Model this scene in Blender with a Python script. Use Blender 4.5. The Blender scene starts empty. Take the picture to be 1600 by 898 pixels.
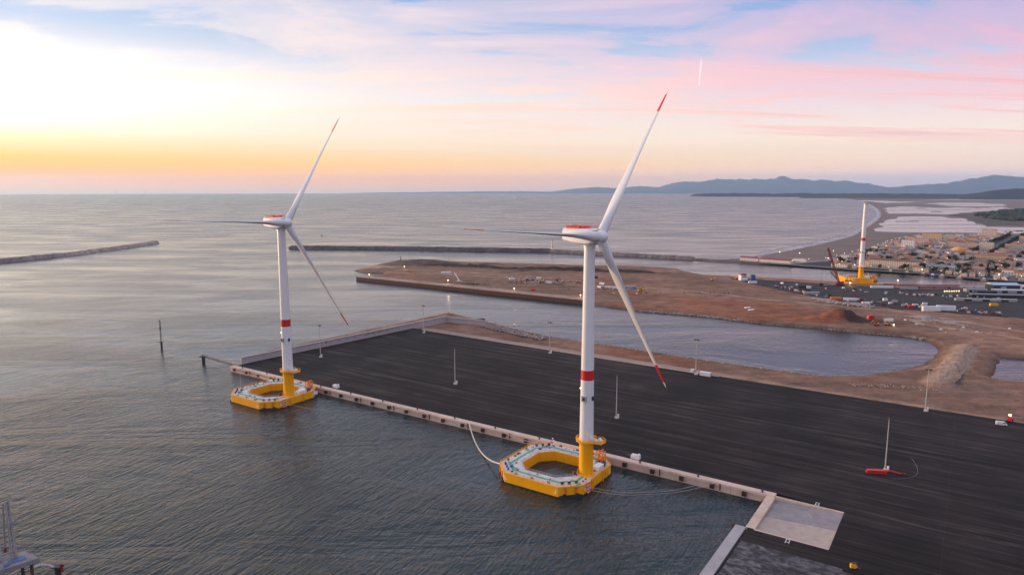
import bpy, bmesh, math, random
import numpy as np
from mathutils import Vector, Matrix, noise
random.seed(7)
RAD = math.radians
scene = bpy.context.scene
COL = scene.collection

# ---------------------------------------------------------------- camera, sky, sun, exposure
cam_d = bpy.data.cameras.new('camera'); cam = bpy.data.objects.new('camera', cam_d); COL.objects.link(cam)
cam_d.sensor_width = 36; cam_d.lens = 24.0; cam_d.clip_start = 1; cam_d.clip_end = 200000
cam.location = (0, 0, 140); cam.rotation_euler = (RAD(90 - 8.192), 0, 0)
scene.camera = cam
SUN_AZ = RAD(-65.0)      # measured from +Y towards +X
SUN_EL = RAD(1.6)
EARTH = 7.433e6          # earth radius with refraction: the sea curves away to its horizon

def s2l(r, g, b):
    f = lambda c: (c/12.92 if c <= .04045 else ((c+.055)/1.055)**2.4)
    return (f(r/255), f(g/255), f(b/255))

world = bpy.data.worlds.new('World'); scene.world = world; world.use_nodes = True
wn = world.node_tree; wn.nodes.clear()
def N(nt, typ, **kw):
    n = nt.nodes.new(typ)
    for k, v in kw.items(): setattr(n, k, v)
    return n
def math_n(nt, op, a, b=None, c=None, clamp=False):
    n = nt.nodes.new('ShaderNodeMath'); n.operation = op; n.use_clamp = clamp
    for i, x in enumerate((a, b, c)):
        if x is None: continue
        if isinstance(x, (int, float)): n.inputs[i].default_value = x
        else: nt.links.new(x, n.inputs[i])
    return n.outputs[0]
def mixc(nt, fac, a, b, blend='MIX'):
    n = nt.nodes.new('ShaderNodeMix'); n.data_type = 'RGBA'; n.blend_type = blend
    for i, x in ((0, fac), (6, a), (7, b)):
        if isinstance(x, (int, float)): n.inputs[i].default_value = x
        elif isinstance(x, tuple): n.inputs[i].default_value = (*x[:3], 1)
        else: nt.links.new(x, n.inputs[i])
    return n.outputs[2]
def ramp(nt, fac, stops, interp='LINEAR'):
    n = nt.nodes.new('ShaderNodeValToRGB'); cr = n.color_ramp; cr.interpolation = interp
    while len(cr.elements) < len(stops): cr.elements.new(0.5)
    for e, (p, c) in zip(cr.elements, stops):
        e.position = p; e.color = (*c[:3], 1) if isinstance(c, tuple) else (c, c, c, 1)
    nt.links.new(fac, n.inputs[0]); return n.outputs[0]
def noise_n(nt, vec, scale, detail=3, rough=.5, dist=0., dim='3D'):
    n = nt.nodes.new('ShaderNodeTexNoise'); n.noise_dimensions = dim
    n.inputs['Scale'].default_value = scale; n.inputs['Detail'].default_value = detail
    n.inputs['Roughness'].default_value = rough; n.inputs['Distortion'].default_value = dist
    if vec is not None: nt.links.new(vec, n.inputs['Vector'])
    return n.outputs['Fac']
def mapping(nt, vec, loc=(0,0,0), rot=(0,0,0), scale=(1,1,1)):
    n = nt.nodes.new('ShaderNodeMapping')
    n.inputs['Location'].default_value = loc; n.inputs['Rotation'].default_value = rot; n.inputs['Scale'].default_value = scale
    nt.links.new(vec, n.inputs['Vector']); return n.outputs[0]

tc = N(wn, 'ShaderNodeTexCoord'); sep = N(wn, 'ShaderNodeSeparateXYZ')
wn.links.new(tc.outputs['Generated'], sep.inputs[0])
dx, dy, dz = sep.outputs
zc = math_n(wn, 'MAXIMUM', math_n(wn, 'ADD', dz, .006), 0.0)
el = math_n(wn, 'MULTIPLY', zc, 2.0, clamp=True)           # 0 at the sea line, 1 at 30 degrees up
hl = math_n(wn, 'SQRT', math_n(wn, 'ADD', math_n(wn, 'MULTIPLY', dx, dx), math_n(wn, 'ADD', math_n(wn, 'MULTIPLY', dy, dy), 1e-6)))
dot = math_n(wn, 'DIVIDE', math_n(wn, 'ADD', math_n(wn, 'MULTIPLY', dx, math.sin(SUN_AZ)), math_n(wn, 'MULTIPLY', dy, math.cos(SUN_AZ))), hl)
sf = math_n(wn, 'POWER', math_n(wn, 'MULTIPLY', math_n(wn, 'SUBTRACT', dot, -.25), 1/1.13, clamp=True), 1.35)   # 1 towards the sun, 0 well away from it
S = lambda *c: s2l(*c)
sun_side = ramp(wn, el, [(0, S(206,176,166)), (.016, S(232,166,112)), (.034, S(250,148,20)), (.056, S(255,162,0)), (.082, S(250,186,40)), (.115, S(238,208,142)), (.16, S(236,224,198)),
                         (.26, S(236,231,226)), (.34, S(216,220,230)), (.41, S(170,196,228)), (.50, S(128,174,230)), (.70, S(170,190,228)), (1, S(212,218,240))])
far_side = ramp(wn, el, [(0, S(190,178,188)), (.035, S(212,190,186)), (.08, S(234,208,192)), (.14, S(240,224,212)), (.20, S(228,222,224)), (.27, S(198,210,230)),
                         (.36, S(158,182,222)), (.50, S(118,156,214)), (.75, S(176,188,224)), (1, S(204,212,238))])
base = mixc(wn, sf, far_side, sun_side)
# cirrus, laid out on a flat cloud sheet overhead
den = math_n(wn, 'ADD', zc, .07)
cx = math_n(wn, 'DIVIDE', dx, den); cy = math_n(wn, 'DIVIDE', dy, den)
cmb = N(wn, 'ShaderNodeCombineXYZ'); wn.links.new(cx, cmb.inputs[0]); wn.links.new(cy, cmb.inputs[1])
c1 = noise_n(wn, mapping(wn, cmb.outputs[0], loc=(14.3, 6.9, 0), rot=(0, 0, RAD(-24)), scale=(.22, .44, 1)), 1.5, 8, .60, 1.6)
c2 = noise_n(wn, mapping(wn, cmb.outputs[0], loc=(10.4, 8.2, 0), rot=(0, 0, RAD(8)), scale=(.15, .80, 1)), 1.35, 9, .66, .9)
m1 = ramp(wn, c1, [(.43, 0.), (.51, .6), (.62, 1.)], 'EASE')
m2 = ramp(wn, c2, [(.50, 0.), (.56, .7), (.63, 1.)], 'EASE')
win = ramp(wn, el, [(.16, 0.), (.24, .6), (.34, 1.), (1, .7)])
mask1 = math_n(wn, 'MULTIPLY', m1, win, clamp=True)
mask2 = math_n(wn, 'MULTIPLY', m2, ramp(wn, el, [(.10, 0.), (.17, 1.), (.27, .9), (.36, 0.)]), clamp=True)
pink = mixc(wn, sf, ramp(wn, el, [(.18, S(246,178,182)), (.30, S(242,172,194)), (.46, S(212,172,212)), (.7, S(172,164,208))]), S(255,240,228))
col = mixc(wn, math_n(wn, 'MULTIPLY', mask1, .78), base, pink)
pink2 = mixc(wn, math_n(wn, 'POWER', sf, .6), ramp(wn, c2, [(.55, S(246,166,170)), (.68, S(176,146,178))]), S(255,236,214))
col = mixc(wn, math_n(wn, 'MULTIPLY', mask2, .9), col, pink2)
# a short contrail
ct = math_n(wn, 'DIVIDE', dx, math_n(wn, 'MAXIMUM', dy, .05))
cmk = ramp(wn, math_n(wn, 'MULTIPLY', math_n(wn, 'ABSOLUTE', math_n(wn, 'SUBTRACT', math_n(wn, 'ADD', ct, math_n(wn, 'MULTIPLY', math_n(wn, 'SINE', math_n(wn, 'MULTIPLY', dz, 60.)), .0012)), .2665)), 300.), [(.15, 1.), (.4, 0.)])
cml = ramp(wn, dz, [(.137, 0.), (.141, .5), (.165, .7), (.170, .4), (.174, 0.)])
col = mixc(wn, math_n(wn, 'MULTIPLY', cmk, cml), col, (1.1, 1.0, .98))
# low grey-lilac bank of cloud sitting on the horizon
lowb = noise_n(wn, mapping(wn, cmb.outputs[0], loc=(1.3, 7.7, 0), scale=(.07, .35, 1)), 1.3, 5, .6, .3)
mask3 = math_n(wn, 'MULTIPLY', ramp(wn, lowb, [(.46, 0.), (.56, .8)], 'EASE'), ramp(wn, el, [(.012, .2), (.025, .9), (.04, .7), (.06, .0)]))
col = mixc(wn, math_n(wn, 'MULTIPLY', mask3, .75), col, mixc(wn, sf, S(190,182,196), S(226,180,160)))
# the glow round the place where the sun is about to rise is brighter than the film can hold
glow = math_n(wn, 'MULTIPLY', math_n(wn, 'POWER', sf, 7.5), ramp(wn, el, [(.06, 0.), (.09, .1), (.15, .5), (.23, 1.), (.30, .6), (.38, .1), (.6, .1), (1, .05)]))
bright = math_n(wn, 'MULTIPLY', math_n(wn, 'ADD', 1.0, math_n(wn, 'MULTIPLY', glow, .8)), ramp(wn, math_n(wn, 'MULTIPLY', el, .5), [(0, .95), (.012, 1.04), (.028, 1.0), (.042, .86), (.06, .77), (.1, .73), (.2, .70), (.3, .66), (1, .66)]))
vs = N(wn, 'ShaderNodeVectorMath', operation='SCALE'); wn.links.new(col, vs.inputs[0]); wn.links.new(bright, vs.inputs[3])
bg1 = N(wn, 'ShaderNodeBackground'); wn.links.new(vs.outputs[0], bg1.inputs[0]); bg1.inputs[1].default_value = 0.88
sky = N(wn, 'ShaderNodeTexSky', sky_type='NISHITA'); sky.sun_disc = False
sky.sun_elevation = SUN_EL; sky.sun_rotation = SUN_AZ; sky.altitude = 100; sky.air_density = 2.4; sky.dust_density = 1.2; sky.ozone_density = 1.0
bg2 = N(wn, 'ShaderNodeBackground'); wn.links.new(sky.outputs[0], bg2.inputs[0]); bg2.inputs[1].default_value = 0.05
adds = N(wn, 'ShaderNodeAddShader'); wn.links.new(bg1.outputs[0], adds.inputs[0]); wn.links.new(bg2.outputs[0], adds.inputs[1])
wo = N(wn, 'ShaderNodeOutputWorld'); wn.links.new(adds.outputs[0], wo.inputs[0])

sun_d = bpy.data.lights.new('sun', 'SUN'); sun = bpy.data.objects.new('sun', sun_d); COL.objects.link(sun)
sun_d.energy = 4.0; sun_d.angle = RAD(6); sun_d.color = (1.0, .68, .42)
sdir = Vector((math.sin(SUN_AZ)*math.cos(SUN_EL), math.cos(SUN_AZ)*math.cos(SUN_EL), math.sin(SUN_EL)))
sun.rotation_euler = sdir.to_track_quat('Z', 'Y').to_euler()

scene.render.engine = 'CYCLES'
scene.view_settings.view_transform = 'Standard'; scene.view_settings.look = 'None'
scene.view_settings.exposure = 0.86; scene.view_settings.gamma = 1.0
scene.cycles.use_denoising = True
scene.cycles.max_bounces = 5; scene.cycles.volume_bounces = 0
scene.cycles.sample_clamp_indirect = 6

# ---------------------------------------------------------------- mesh helpers
class MB:
    def __init__(s): s.v = []; s.f = []; s.m = []
    def add(s, vs, fs, mat=0):
        o = len(s.v); s.v += [tuple(p) for p in vs]
        s.f += [tuple(i+o for i in f) for f in fs]; s.m += [mat]*len(fs); return s
    def box(s, c, d, rz=0, mat=0, taper=1.0):
        x, y, z = (k/2 for k in d); ca, sa = math.cos(rz), math.sin(rz); vs = []
        for dz_, t in ((-z, 1), (z, taper)):
            for a, b in ((-x,-y), (x,-y), (x,y), (-x,y)):
                a *= t; b *= t
                vs.append((c[0]+a*ca-b*sa, c[1]+a*sa+b*ca, c[2]+dz_))
        return s.add(vs, [(3,2,1,0), (4,5,6,7), (0,1,5,4), (1,2,6,5), (2,3,7,6), (3,0,4,7)], mat)
    def cyl(s, p0, p1, r0, r1=None, n=10, mat=0, caps=True):
        r1 = r0 if r1 is None else r1
        p0 = Vector(p0); p1 = Vector(p1); d = (p1-p0).normalized()
        a = d.orthogonal().normalized(); b = d.cross(a); vs = []
        for p, r in ((p0, r0), (p1, r1)):
            for i in range(n):
                t = 2*math.pi*i/n; vs.append(p + a*(r*math.cos(t)) + b*(r*math.sin(t)))
        fs = [(i, (i+1) % n, n+(i+1) % n, n+i) for i in range(n)]
        if caps: fs += [tuple(range(n-1, -1, -1)), tuple(range(n, 2*n))]
        return s.add(vs, fs, mat)
    def tube(s, pts, r, n=6, mat=0):
        for a, b in zip(pts[:-1], pts[1:]): s.cyl(a, b, r, r, n, mat)
        return s
    def prism(s, poly, z0, z1, mat=0):
        n = len(poly)
        vs = [(p[0], p[1], z0) for p in poly] + [(p[0], p[1], z1) for p in poly]
        return s.add(vs, [tuple(range(n-1, -1, -1)), tuple(range(n, 2*n))] + [(i, (i+1) % n, n+(i+1) % n, n+i) for i in range(n)], mat)
    def ring(s, outer, inner, z0, z1, mat=0):
        n = len(outer)
        vs = [(p[0],p[1],z) for z in (z0,z1) for p in outer] + [(p[0],p[1],z) for z in (z0,z1) for p in inner]
        fs = []
        for i in range(n):
            j = (i+1) % n
            fs += [(i,j,n+j,n+i), (2*n+j,2*n+i,3*n+i,3*n+j), (n+i,n+j,3*n+j,3*n+i), (j,i,2*n+i,2*n+j)]
        return s.add(vs, fs, mat)
    def lathe(s, prof, n=24, c=(0,0), mat=0):
        vs = []; k = len(prof)
        for r, z in prof:
            for i in range(n):
                t = 2*math.pi*i/n; vs.append((c[0]+r*math.cos(t), c[1]+r*math.sin(t), z))
        fs = [(q*n+i, q*n+(i+1) % n, (q+1)*n+(i+1) % n, (q+1)*n+i) for q in range(k-1) for i in range(n)]
        fs += [tuple(range(n-1, -1, -1)), tuple(range((k-1)*n, k*n))]
        return s.add(vs, fs, mat)
    def ball(s, c, r, sq=(1,1,1), mat=0, jit=0.):
        g = (1+5**.5)/2
        V = [(-1,g,0),(1,g,0),(-1,-g,0),(1,-g,0),(0,-1,g),(0,1,g),(0,-1,-g),(0,1,-g),(g,0,-1),(g,0,1),(-g,0,-1),(-g,0,1)]
        Fc = [(0,11,5),(0,5,1),(0,1,7),(0,7,10),(0,10,11),(1,5,9),(5,11,4),(11,10,2),(10,7,6),(7,1,8),(3,9,4),(3,4,2),(3,2,6),(3,6,8),(3,8,9),(4,9,5),(2,4,11),(6,2,10),(8,6,7),(9,8,1)]
        k = r/1.902
        return s.add([(c[0]+x*k*sq[0]*(1+random.uniform(-jit,jit)), c[1]+y*k*sq[1]*(1+random.uniform(-jit,jit)), c[2]+z*k*sq[2]*(1+random.uniform(-jit,jit))) for x,y,z in V], Fc, mat)
    def mesh(s, name, mats, smooth=None):
        me = bpy.data.meshes.new(name); me.from_pydata(s.v, [], s.f)
        for m in (mats if isinstance(mats, (list, tuple)) else [mats]): me.materials.append(m)
        if len(me.materials) > 1: me.polygons.foreach_set('material_index', s.m)
        if smooth is not None:
            me.polygons.foreach_set('use_smooth', [True]*len(me.polygons)); me.set_sharp_from_angle(angle=RAD(smooth))
        me.update(); return me
    def build(s, name, mats, parent=None, smooth=None, loc=None, rz=None):
        return link(name, s.mesh(name, mats, smooth), parent, loc, rz)
def link(name, data, parent=None, loc=None, rz=None):
    o = bpy.data.objects.new(name, data); COL.objects.link(o)
    if parent: o.parent = parent
    if loc: o.location = loc
    if rz is not None: o.rotation_euler = (0, 0, rz)
    return o
def lab(o, label, cat, group=None):
    o['label'] = label; o['category'] = cat
    if group: o['group'] = group
    return o
def thing(name, label, cat, loc=(0,0,0), rz=0, group=None):
    return lab(link(name, None, None, loc, rz), label, cat, group)
def setting(o, kind='structure', label=None, cat=None):
    o['kind'] = kind
    if label: o['label'] = label
    if cat: o['category'] = cat
    return o
def copy_tree(o, parent=None, loc=None, rz=None, label=None):
    c = o.copy(); COL.objects.link(c); c.parent = parent
    if parent is None:
        if loc: c.location = loc
        if rz is not None: c.rotation_euler = (0, 0, rz)
        if label: c['label'] = label
    for ch in o.children: copy_tree(ch, c)
    return c
def drop(x, y): return -(x*x+y*y)/(2*EARTH)

# the port's own axes: u runs along the quay edge (to the right and nearer), v runs inland from it
UA = RAD(-34.005); U = (math.cos(UA), math.sin(UA)); V = (-U[1], U[0])
def Q(u, v): return (u*U[0]+v*V[0], u*U[1]+v*V[1])
def Qp(l): return [Q(*p) for p in l]

# ---------------------------------------------------------------- materials
MATS = {}
def mat(name, color, rough=.6, var=.12, scale=.5, metal=0., bump=0., bscale=None, spec=.4, emit=None, estr=0., stretch=None):
    """painted / mineral surface: base colour with two octaves of natural variation and optional fine relief"""
    if name in MATS: return MATS[name]
    m = bpy.data.materials.new(name); m.use_nodes = True; nt = m.node_tree
    b = nt.nodes['Principled BSDF']; MATS[name] = m
    b.inputs['Roughness'].default_value = rough; b.inputs['Metallic'].default_value = metal; b.inputs['Specular IOR Level'].default_value = spec
    t = N(nt, 'ShaderNodeTexCoord'); vec = t.outputs['Object']
    if stretch: vec = mapping(nt, vec, scale=stretch)
    n1 = noise_n(nt, vec, scale, 5, .6)
    n2 = noise_n(nt, vec, scale*7.3, 3, .6)
    f = math_n(nt, 'ADD', math_n(nt, 'MULTIPLY', n1, .65), math_n(nt, 'MULTIPLY', n2, .35))
    lo = tuple(c*(1-var*1.6) for c in color); hi = tuple(min(1, c*(1+var*1.3)) for c in color)
    c = ramp(nt, f, [(.3, lo), (.5, tuple(color)), (.7, hi)])
    nt.links.new(c, b.inputs['Base Color'])
    if bump:
        bp = N(nt, 'ShaderNodeBump'); bp.inputs['Strength'].default_value = bump; bp.inputs['Distance'].default_value = .3
        nt.links.new(noise_n(nt, vec, bscale or scale*5, 4, .6), bp.inputs['Height']); nt.links.new(bp.outputs[0], b.inputs['Normal'])
    if emit:
        b.inputs['Emission Color'].default_value = (*emit, 1); b.inputs['Emission Strength'].default_value = estr
        m.cycles.emission_sampling = 'NONE'
    return m
M_white = mat('white_paint', (.78,.77,.76), .38, .035, .12, spec=.5)
M_blade = mat('blade_gelcoat', (.74,.73,.73), .35, .03, .1)
M_red = mat('signal_red', (.62,.022,.02), .4, .06, .3)
M_yel = mat('yellow_paint', (.93,.41,.003), .55, .10, .5, spec=.2, stretch=(1,1,.18))
M_deck = mat('deck_grey_white', (.64,.58,.55), .7, .22, .35)
M_green = mat('walkway_green', (.12,.36,.22), .7, .2, .5)
M_dark = mat('dark_steel', (.035,.035,.04), .5, .3, .5)
M_rust = mat('rusty_steel', (.10,.045,.03), .8, .4, .6)
M_galv = mat('galvanised_steel', (.42,.42,.42), .5, .12, .4, metal=.3)
M_conc = mat('quay_concrete', (.66,.49,.385), .85, .16, .09, bump=.15)
M_concg = mat('grey_concrete', (.42,.38,.37), .85, .12, .15, bump=.15)
M_rubber = mat('black_rubber', (.045,.028,.022), .7, .3, .8)
M_orange = mat('orange_paint', (.75,.20,.02), .5, .1, .4)
M_glass = mat('dark_glass', (.02,.025,.03), .12, .1, .5, spec=.7)
M_rock = mat('armour_rock', (.30,.24,.21), .9, .5, .35, bump=.4)
M_rockl = mat('pale_rock', (.36,.255,.195), .9, .35, .3, bump=.4)
M_rockd = mat('breakwater_rock', (.13,.10,.095), .9, .4, .05, bump=.8, bscale=.5)
M_rope = mat('mooring_rope', (.62,.55,.46), .8, .1, 1.)
M_crane = mat('crane_red', (.22,.024,.024), .5, .15, .4)
M_blue = mat('blue_paint', (.06,.12,.28), .5, .15, .5)
M_tyre = mat('tyre', (.025,.025,.025), .85, .2, 2.)
M_lampY = mat('lamp_amber', (.8,.6,.3), .5, 0, 1, emit=(1,.55,.16), estr=4)
M_lampW = mat('lamp_white', (.8,.8,.7), .5, 0, 1, emit=(1,.93,.66), estr=5)
M_lampG = mat('lamp_yellow_bright', (.8,.7,.4), .5, 0, 1, emit=(1,.78,.3), estr=4)
M_leaf = mat('leaf_dark', (.035,.05,.03), .8, .45, .4)
M_bark = mat('bark', (.08,.06,.045), .9, .3, 1.)

def water_mat(name, body, rough_in, chop):
    m = bpy.data.materials.new(name); m.use_nodes = True; nt = m.node_tree; b = nt.nodes['Principled BSDF']
    b.inputs['Base Color'].default_value = (*body, 1); b.inputs['IOR'].default_value = 1.36
    t = N(nt, 'ShaderNodeTexCoord'); P = t.outputs['Object']
    # wind patches: slicks and cat's-paws change how rough the surface is
    patch = noise_n(nt, mapping(nt, P, rot=(0,0,RAD(20)), scale=(.004,.013,.004)), 1, 6, .6, .6)
    pf = ramp(nt, patch, [(.40, 0.), (.60, 1.)])
    wv = mapping(nt, P, rot=(0, 0, RAD(-64)))
    a1 = noise_n(nt, mapping(nt, wv, scale=(.10, .40, .2)), 1, 3, .5, .8)
    a2 = noise_n(nt, mapping(nt, wv, rot=(0,0,RAD(11)), scale=(.26, .85, .5)), 1, 3, .55, .4)
    a3 = noise_n(nt, mapping(nt, wv, rot=(0,0,RAD(-24)), scale=(.010, .035, .03)), 1, 2, .5)
    h = math_n(nt, 'ADD', math_n(nt, 'MULTIPLY', a1, 1.3), math_n(nt, 'ADD', math_n(nt, 'MULTIPLY', a2, .42), math_n(nt, 'MULTIPLY', a3, 2.2)))
    h = math_n(nt, 'MULTIPLY', h, math_n(nt, 'ADD', .42, math_n(nt, 'MULTIPLY', pf, .85)))
    gy = N(nt, 'ShaderNodeSeparateXYZ'); nt.links.new(P, gy.inputs[0])   # choppy outer harbour, calmer basin, long low swell at sea
    h = math_n(nt, 'MULTIPLY', h, ramp(nt, math_n(nt, 'MULTIPLY', gy.outputs[1], 1/2000., clamp=True), [(.12, 1.), (.19, .85), (.25, .4), (.4, .22), (1, .25)]))
    bp = N(nt, 'ShaderNodeBump'); bp.inputs['Strength'].default_value = 1.0; bp.inputs['Distance'].default_value = chop
    nt.links.new(h, bp.inputs['Height']); nt.links.new(bp.outputs[0], b.inputs['Normal'])
    # ripples too small to model: harbour water is smoother than the open sea off the breakwaters
    geo = N(nt, 'ShaderNodeSeparateXYZ'); nt.links.new(P, geo.inputs[0])
    far = ramp(nt, math_n(nt, 'MULTIPLY', geo.outputs[1], 1/6000., clamp=True), [(0, .0), (.12, .25), (.35, .75), (1, 1.)])
    r = math_n(nt, 'ADD', math_n(nt, 'ADD', rough_in[0], math_n(nt, 'MULTIPLY', far, rough_in[1])), math_n(nt, 'MULTIPLY', pf, rough_in[2]))
    nt.links.new(r, b.inputs['Roughness'])
    return m
M_sea = water_mat('sea_water', (.017,.030,.033), (.06,.17,.10), .95)
M_lag = water_mat('lagoon_water', (.17,.15,.17), (.12,.05,.05), .12)

def asphalt_mat():
    m = bpy.data.materials.new('asphalt_yard'); m.use_nodes = True; nt = m.node_tree; b = nt.nodes['Principled BSDF']
    b.inputs['Roughness'].default_value = .85; b.inputs['Specular IOR Level'].default_value = .22
    t = N(nt, 'ShaderNodeTexCoord'); P = mapping(nt, t.outputs['Object'], rot=(0,0,-UA))
    lanes = noise_n(nt, mapping(nt, P, rot=(0,0,RAD(-3)), scale=(.006,.20,1)), 1, 6, .7, .35)
    fine = noise_n(nt, mapping(nt, P, scale=(.02,.9,1)), 1, 4, .6, .2)
    patch = noise_n(nt, P, .03, 5, .6)
    marks = noise_n(nt, mapping(nt, P, rot=(0,0,RAD(8)), scale=(.012,.18,1)), 1, 6, .7, 1.2)
    f = math_n(nt, 'ADD', math_n(nt, 'MULTIPLY', lanes, .5), math_n(nt, 'ADD', math_n(nt, 'MULTIPLY', fine, .25), math_n(nt, 'MULTIPLY', patch, .25)))
    c = ramp(nt, f, [(.40, (.008,.0056,.005)), (.47, (.016,.0112,.0098)), (.53, (.028,.020,.0172)), (.61, (.072,.053,.045))])
    c = mixc(nt, math_n(nt, 'MULTIPLY', ramp(nt, marks, [(.585, 0.), (.66, 1.)]), .45), c, (.12,.09,.08))
    tyre = noise_n(nt, mapping(nt, P, rot=(0,0,RAD(-30)), scale=(.022,.05,1)), 1, 5, .6, 4.0)
    tl = ramp(nt, tyre, [(.492, 0.), (.5, 1.), (.508, 0.)])
    c = mixc(nt, math_n(nt, 'MULTIPLY', tl, .35), c, (.006,.005,.005))
    jo = N(nt, 'ShaderNodeTexBrick'); jo.offset = 0.0; jo.inputs['Scale'].default_value = 1.0; jo.inputs['Mortar Size'].default_value = .06; jo.inputs['Brick Width'].default_value = 59.4; jo.inputs['Row Height'].default_value = 20.0
    nt.links.new(P, jo.inputs['Vector'])
    c = mixc(nt, math_n(nt, 'MULTIPLY', jo.outputs['Fac'], .5), c, (.07,.055,.048))
    nt.links.new(c, b.inputs['Base Color'])
    bp = N(nt, 'ShaderNodeBump'); bp.inputs['Strength'].default_value = .25; bp.inputs['Distance'].default_value = .08
    nt.links.new(noise_n(nt, P, 1.5, 4), bp.inputs['Height']); nt.links.new(bp.outputs[0], b.inputs['Normal'])
    return m
M_asph = asphalt_mat()

def ground_mat():
    m = bpy.data.materials.new('bare_ground'); m.use_nodes = True; nt = m.node_tree; b = nt.nodes['Principled BSDF']
    b.inputs['Roughness'].default_value = .95; b.inputs['Specular IOR Level'].default_value = .15
    a = N(nt, 'ShaderNodeAttribute', attribute_name='Col'); t = N(nt, 'ShaderNodeTexCoord')
    n1 = noise_n(nt, t.outputs['Object'], .06, 6, .65); n2 = noise_n(nt, t.outputs['Object'], .5, 4, .6)
    st = noise_n(nt, mapping(nt, t.outputs['Object'], rot=(0,0,-UA-RAD(4)), scale=(.008,.12,1)), 1, 5, .65, .5)
    f = math_n(nt, 'ADD', math_n(nt, 'MULTIPLY', n1, .4), math_n(nt, 'ADD', math_n(nt, 'MULTIPLY', n2, .25), math_n(nt, 'MULTIPLY', st, .35)))
    k = ramp(nt, f, [(.34, .38), (.5, 1.), (.66, 1.6)])
    c = mixc(nt, 1.0, a.outputs['Color'], k, 'MULTIPLY'); nt.links.new(c, b.inputs['Base Color'])
    bp = N(nt, 'ShaderNodeBump'); bp.inputs['Strength'].default_value = .5; bp.inputs['Distance'].default_value = .5
    nt.links.new(n2, bp.inputs['Height']); nt.links.new(bp.outputs[0], b.inputs['Normal'])
    return m
M_ground = ground_mat()

# ---------------------------------------------------------------- sea
def build_sea():
    rs = [0] + [80*1.135**i for i in range(53)]
    rs = [r for r in rs if r < 46500] + [47000]
    n = 288; vs = [(0,0,0)]; fs = []
    for r in rs[1:]:
        for i in range(n):
            t = 2*math.pi*i/n; vs.append((r*math.cos(t), r*math.sin(t), -r*r/(2*EARTH)))
    for i in range(n): fs.append((0, 1+i, 1+(i+1) % n))
    for q in range(len(rs)-2):
        for i in range(n):
            j = (i+1) % n; fs.append((1+q*n+i, 1+(q+1)*n+i, 1+(q+1)*n+j, 1+q*n+j))
    mb = MB(); mb.v = vs; mb.f = fs; mb.m = [0]*len(fs)
    o = mb.build('sea', M_sea, smooth=180); setting(o)
build_sea()

# ---------------------------------------------------------------- port terrain (height field round the basin)
COAST = [Q(-466,309), Q(-66,309), Q(-60,150), Q(330,150), (1500,560), (1500,985),
         (727.7,960.4), (691.3,960.4), (652.8,957.2), (636.7,960.4), (597.5,969.3), (565.8,982.9), (537.6,992.9), (506.5,1010.0), (468.2,1031.3), (432.3,1051.3), (389.9,1074.3), (358.2,1076.7), (351.5,1094.3),
         (313.1,1105.0), (297.3,1145.4), (294.1,1189.9), (231.9,1229.5), (117.9,1250.4), (0.0,1283.0), (-98.4,1305.6), (-124.3,1319.6), (-149.7,1347.3), (-190.3,1347.3), (-232.2,1311.5), (-260.6,1245.1), (-274.0,1175.6), (-260.1,1148.1),
         (-237.7,1133.9), (-216.3,1133.9), (-217.1,1105.0), (-230.6,1084.6), (-239.6,1064.9), (-90.9,960.2), (88.5,831.5), (147.7,775.9), (212.7,744.0), (266.8,698.9), (320.7,671.2), (377.9,637.0), (386.3,624.5),
         (384.1,607.2), (374.5,586.0), (355.6,560.6), (329.7,535.2), (298.2,515.7), (258.7,501.0), (232.9,497.5), (179.0,531.2), (126.3,571.8), (86.4,600.8), (36.5,635.5), (0.0,674.3), (-29.2,712.7), (-50.8,740.1), (-70.5,763.6), (-79.2,755.6), (-109.0,714.5), (-151.2,658.9), (-191.6,605.9), (-221.5,565.0), Q(-466,312)]
POND = [(411.1,558.4), (386.7,531.2), (359.7,497.5), (360.1,490.6), (379.6,478.9), (407.3,467.7), (470.6,531.2), (444.1,549.8)]
def seg_d(px, py, poly, closed=True):
    d = np.full(px.shape, 1e9); n = len(poly)
    for i in range(n if closed else n-1):
        ax, ay = poly[i][:2]; bx, by = poly[(i+1) % n][:2]
        vx, vy = bx-ax, by-ay; L = vx*vx+vy*vy+1e-9
        t = np.clip(((px-ax)*vx+(py-ay)*vy)/L, 0, 1)
        d = np.minimum(d, np.hypot(px-ax-t*vx, py-ay-t*vy))
    return d
def ins(px, py, poly):
    c = np.zeros(px.shape, bool); n = len(poly); j = n-1
    for i in range(n):
        xi, yi = poly[i][:2]; xj, yj = poly[j][:2]
        with np.errstate(divide='ignore', invalid='ignore'):
            k = ((yi > py) != (yj > py)) & (px < (xj-xi)*(py-yi)/(yj-yi+1e-12)+xi)
        c ^= k; j = i
    return c
def inside1(p, poly): return bool(ins(np.array([p[0]]), np.array([p[1]]), poly)[0])
def sdf(px, py, poly): return np.where(ins(px, py, poly), 1, -1)*seg_d(px, py, poly)
def vnoise(px, py, s, seed=0.):
    return np.array([noise.fractal(Vector((a*s, b*s, seed)), .9, 2.0, 4) for a, b in zip(px, py)])

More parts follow.
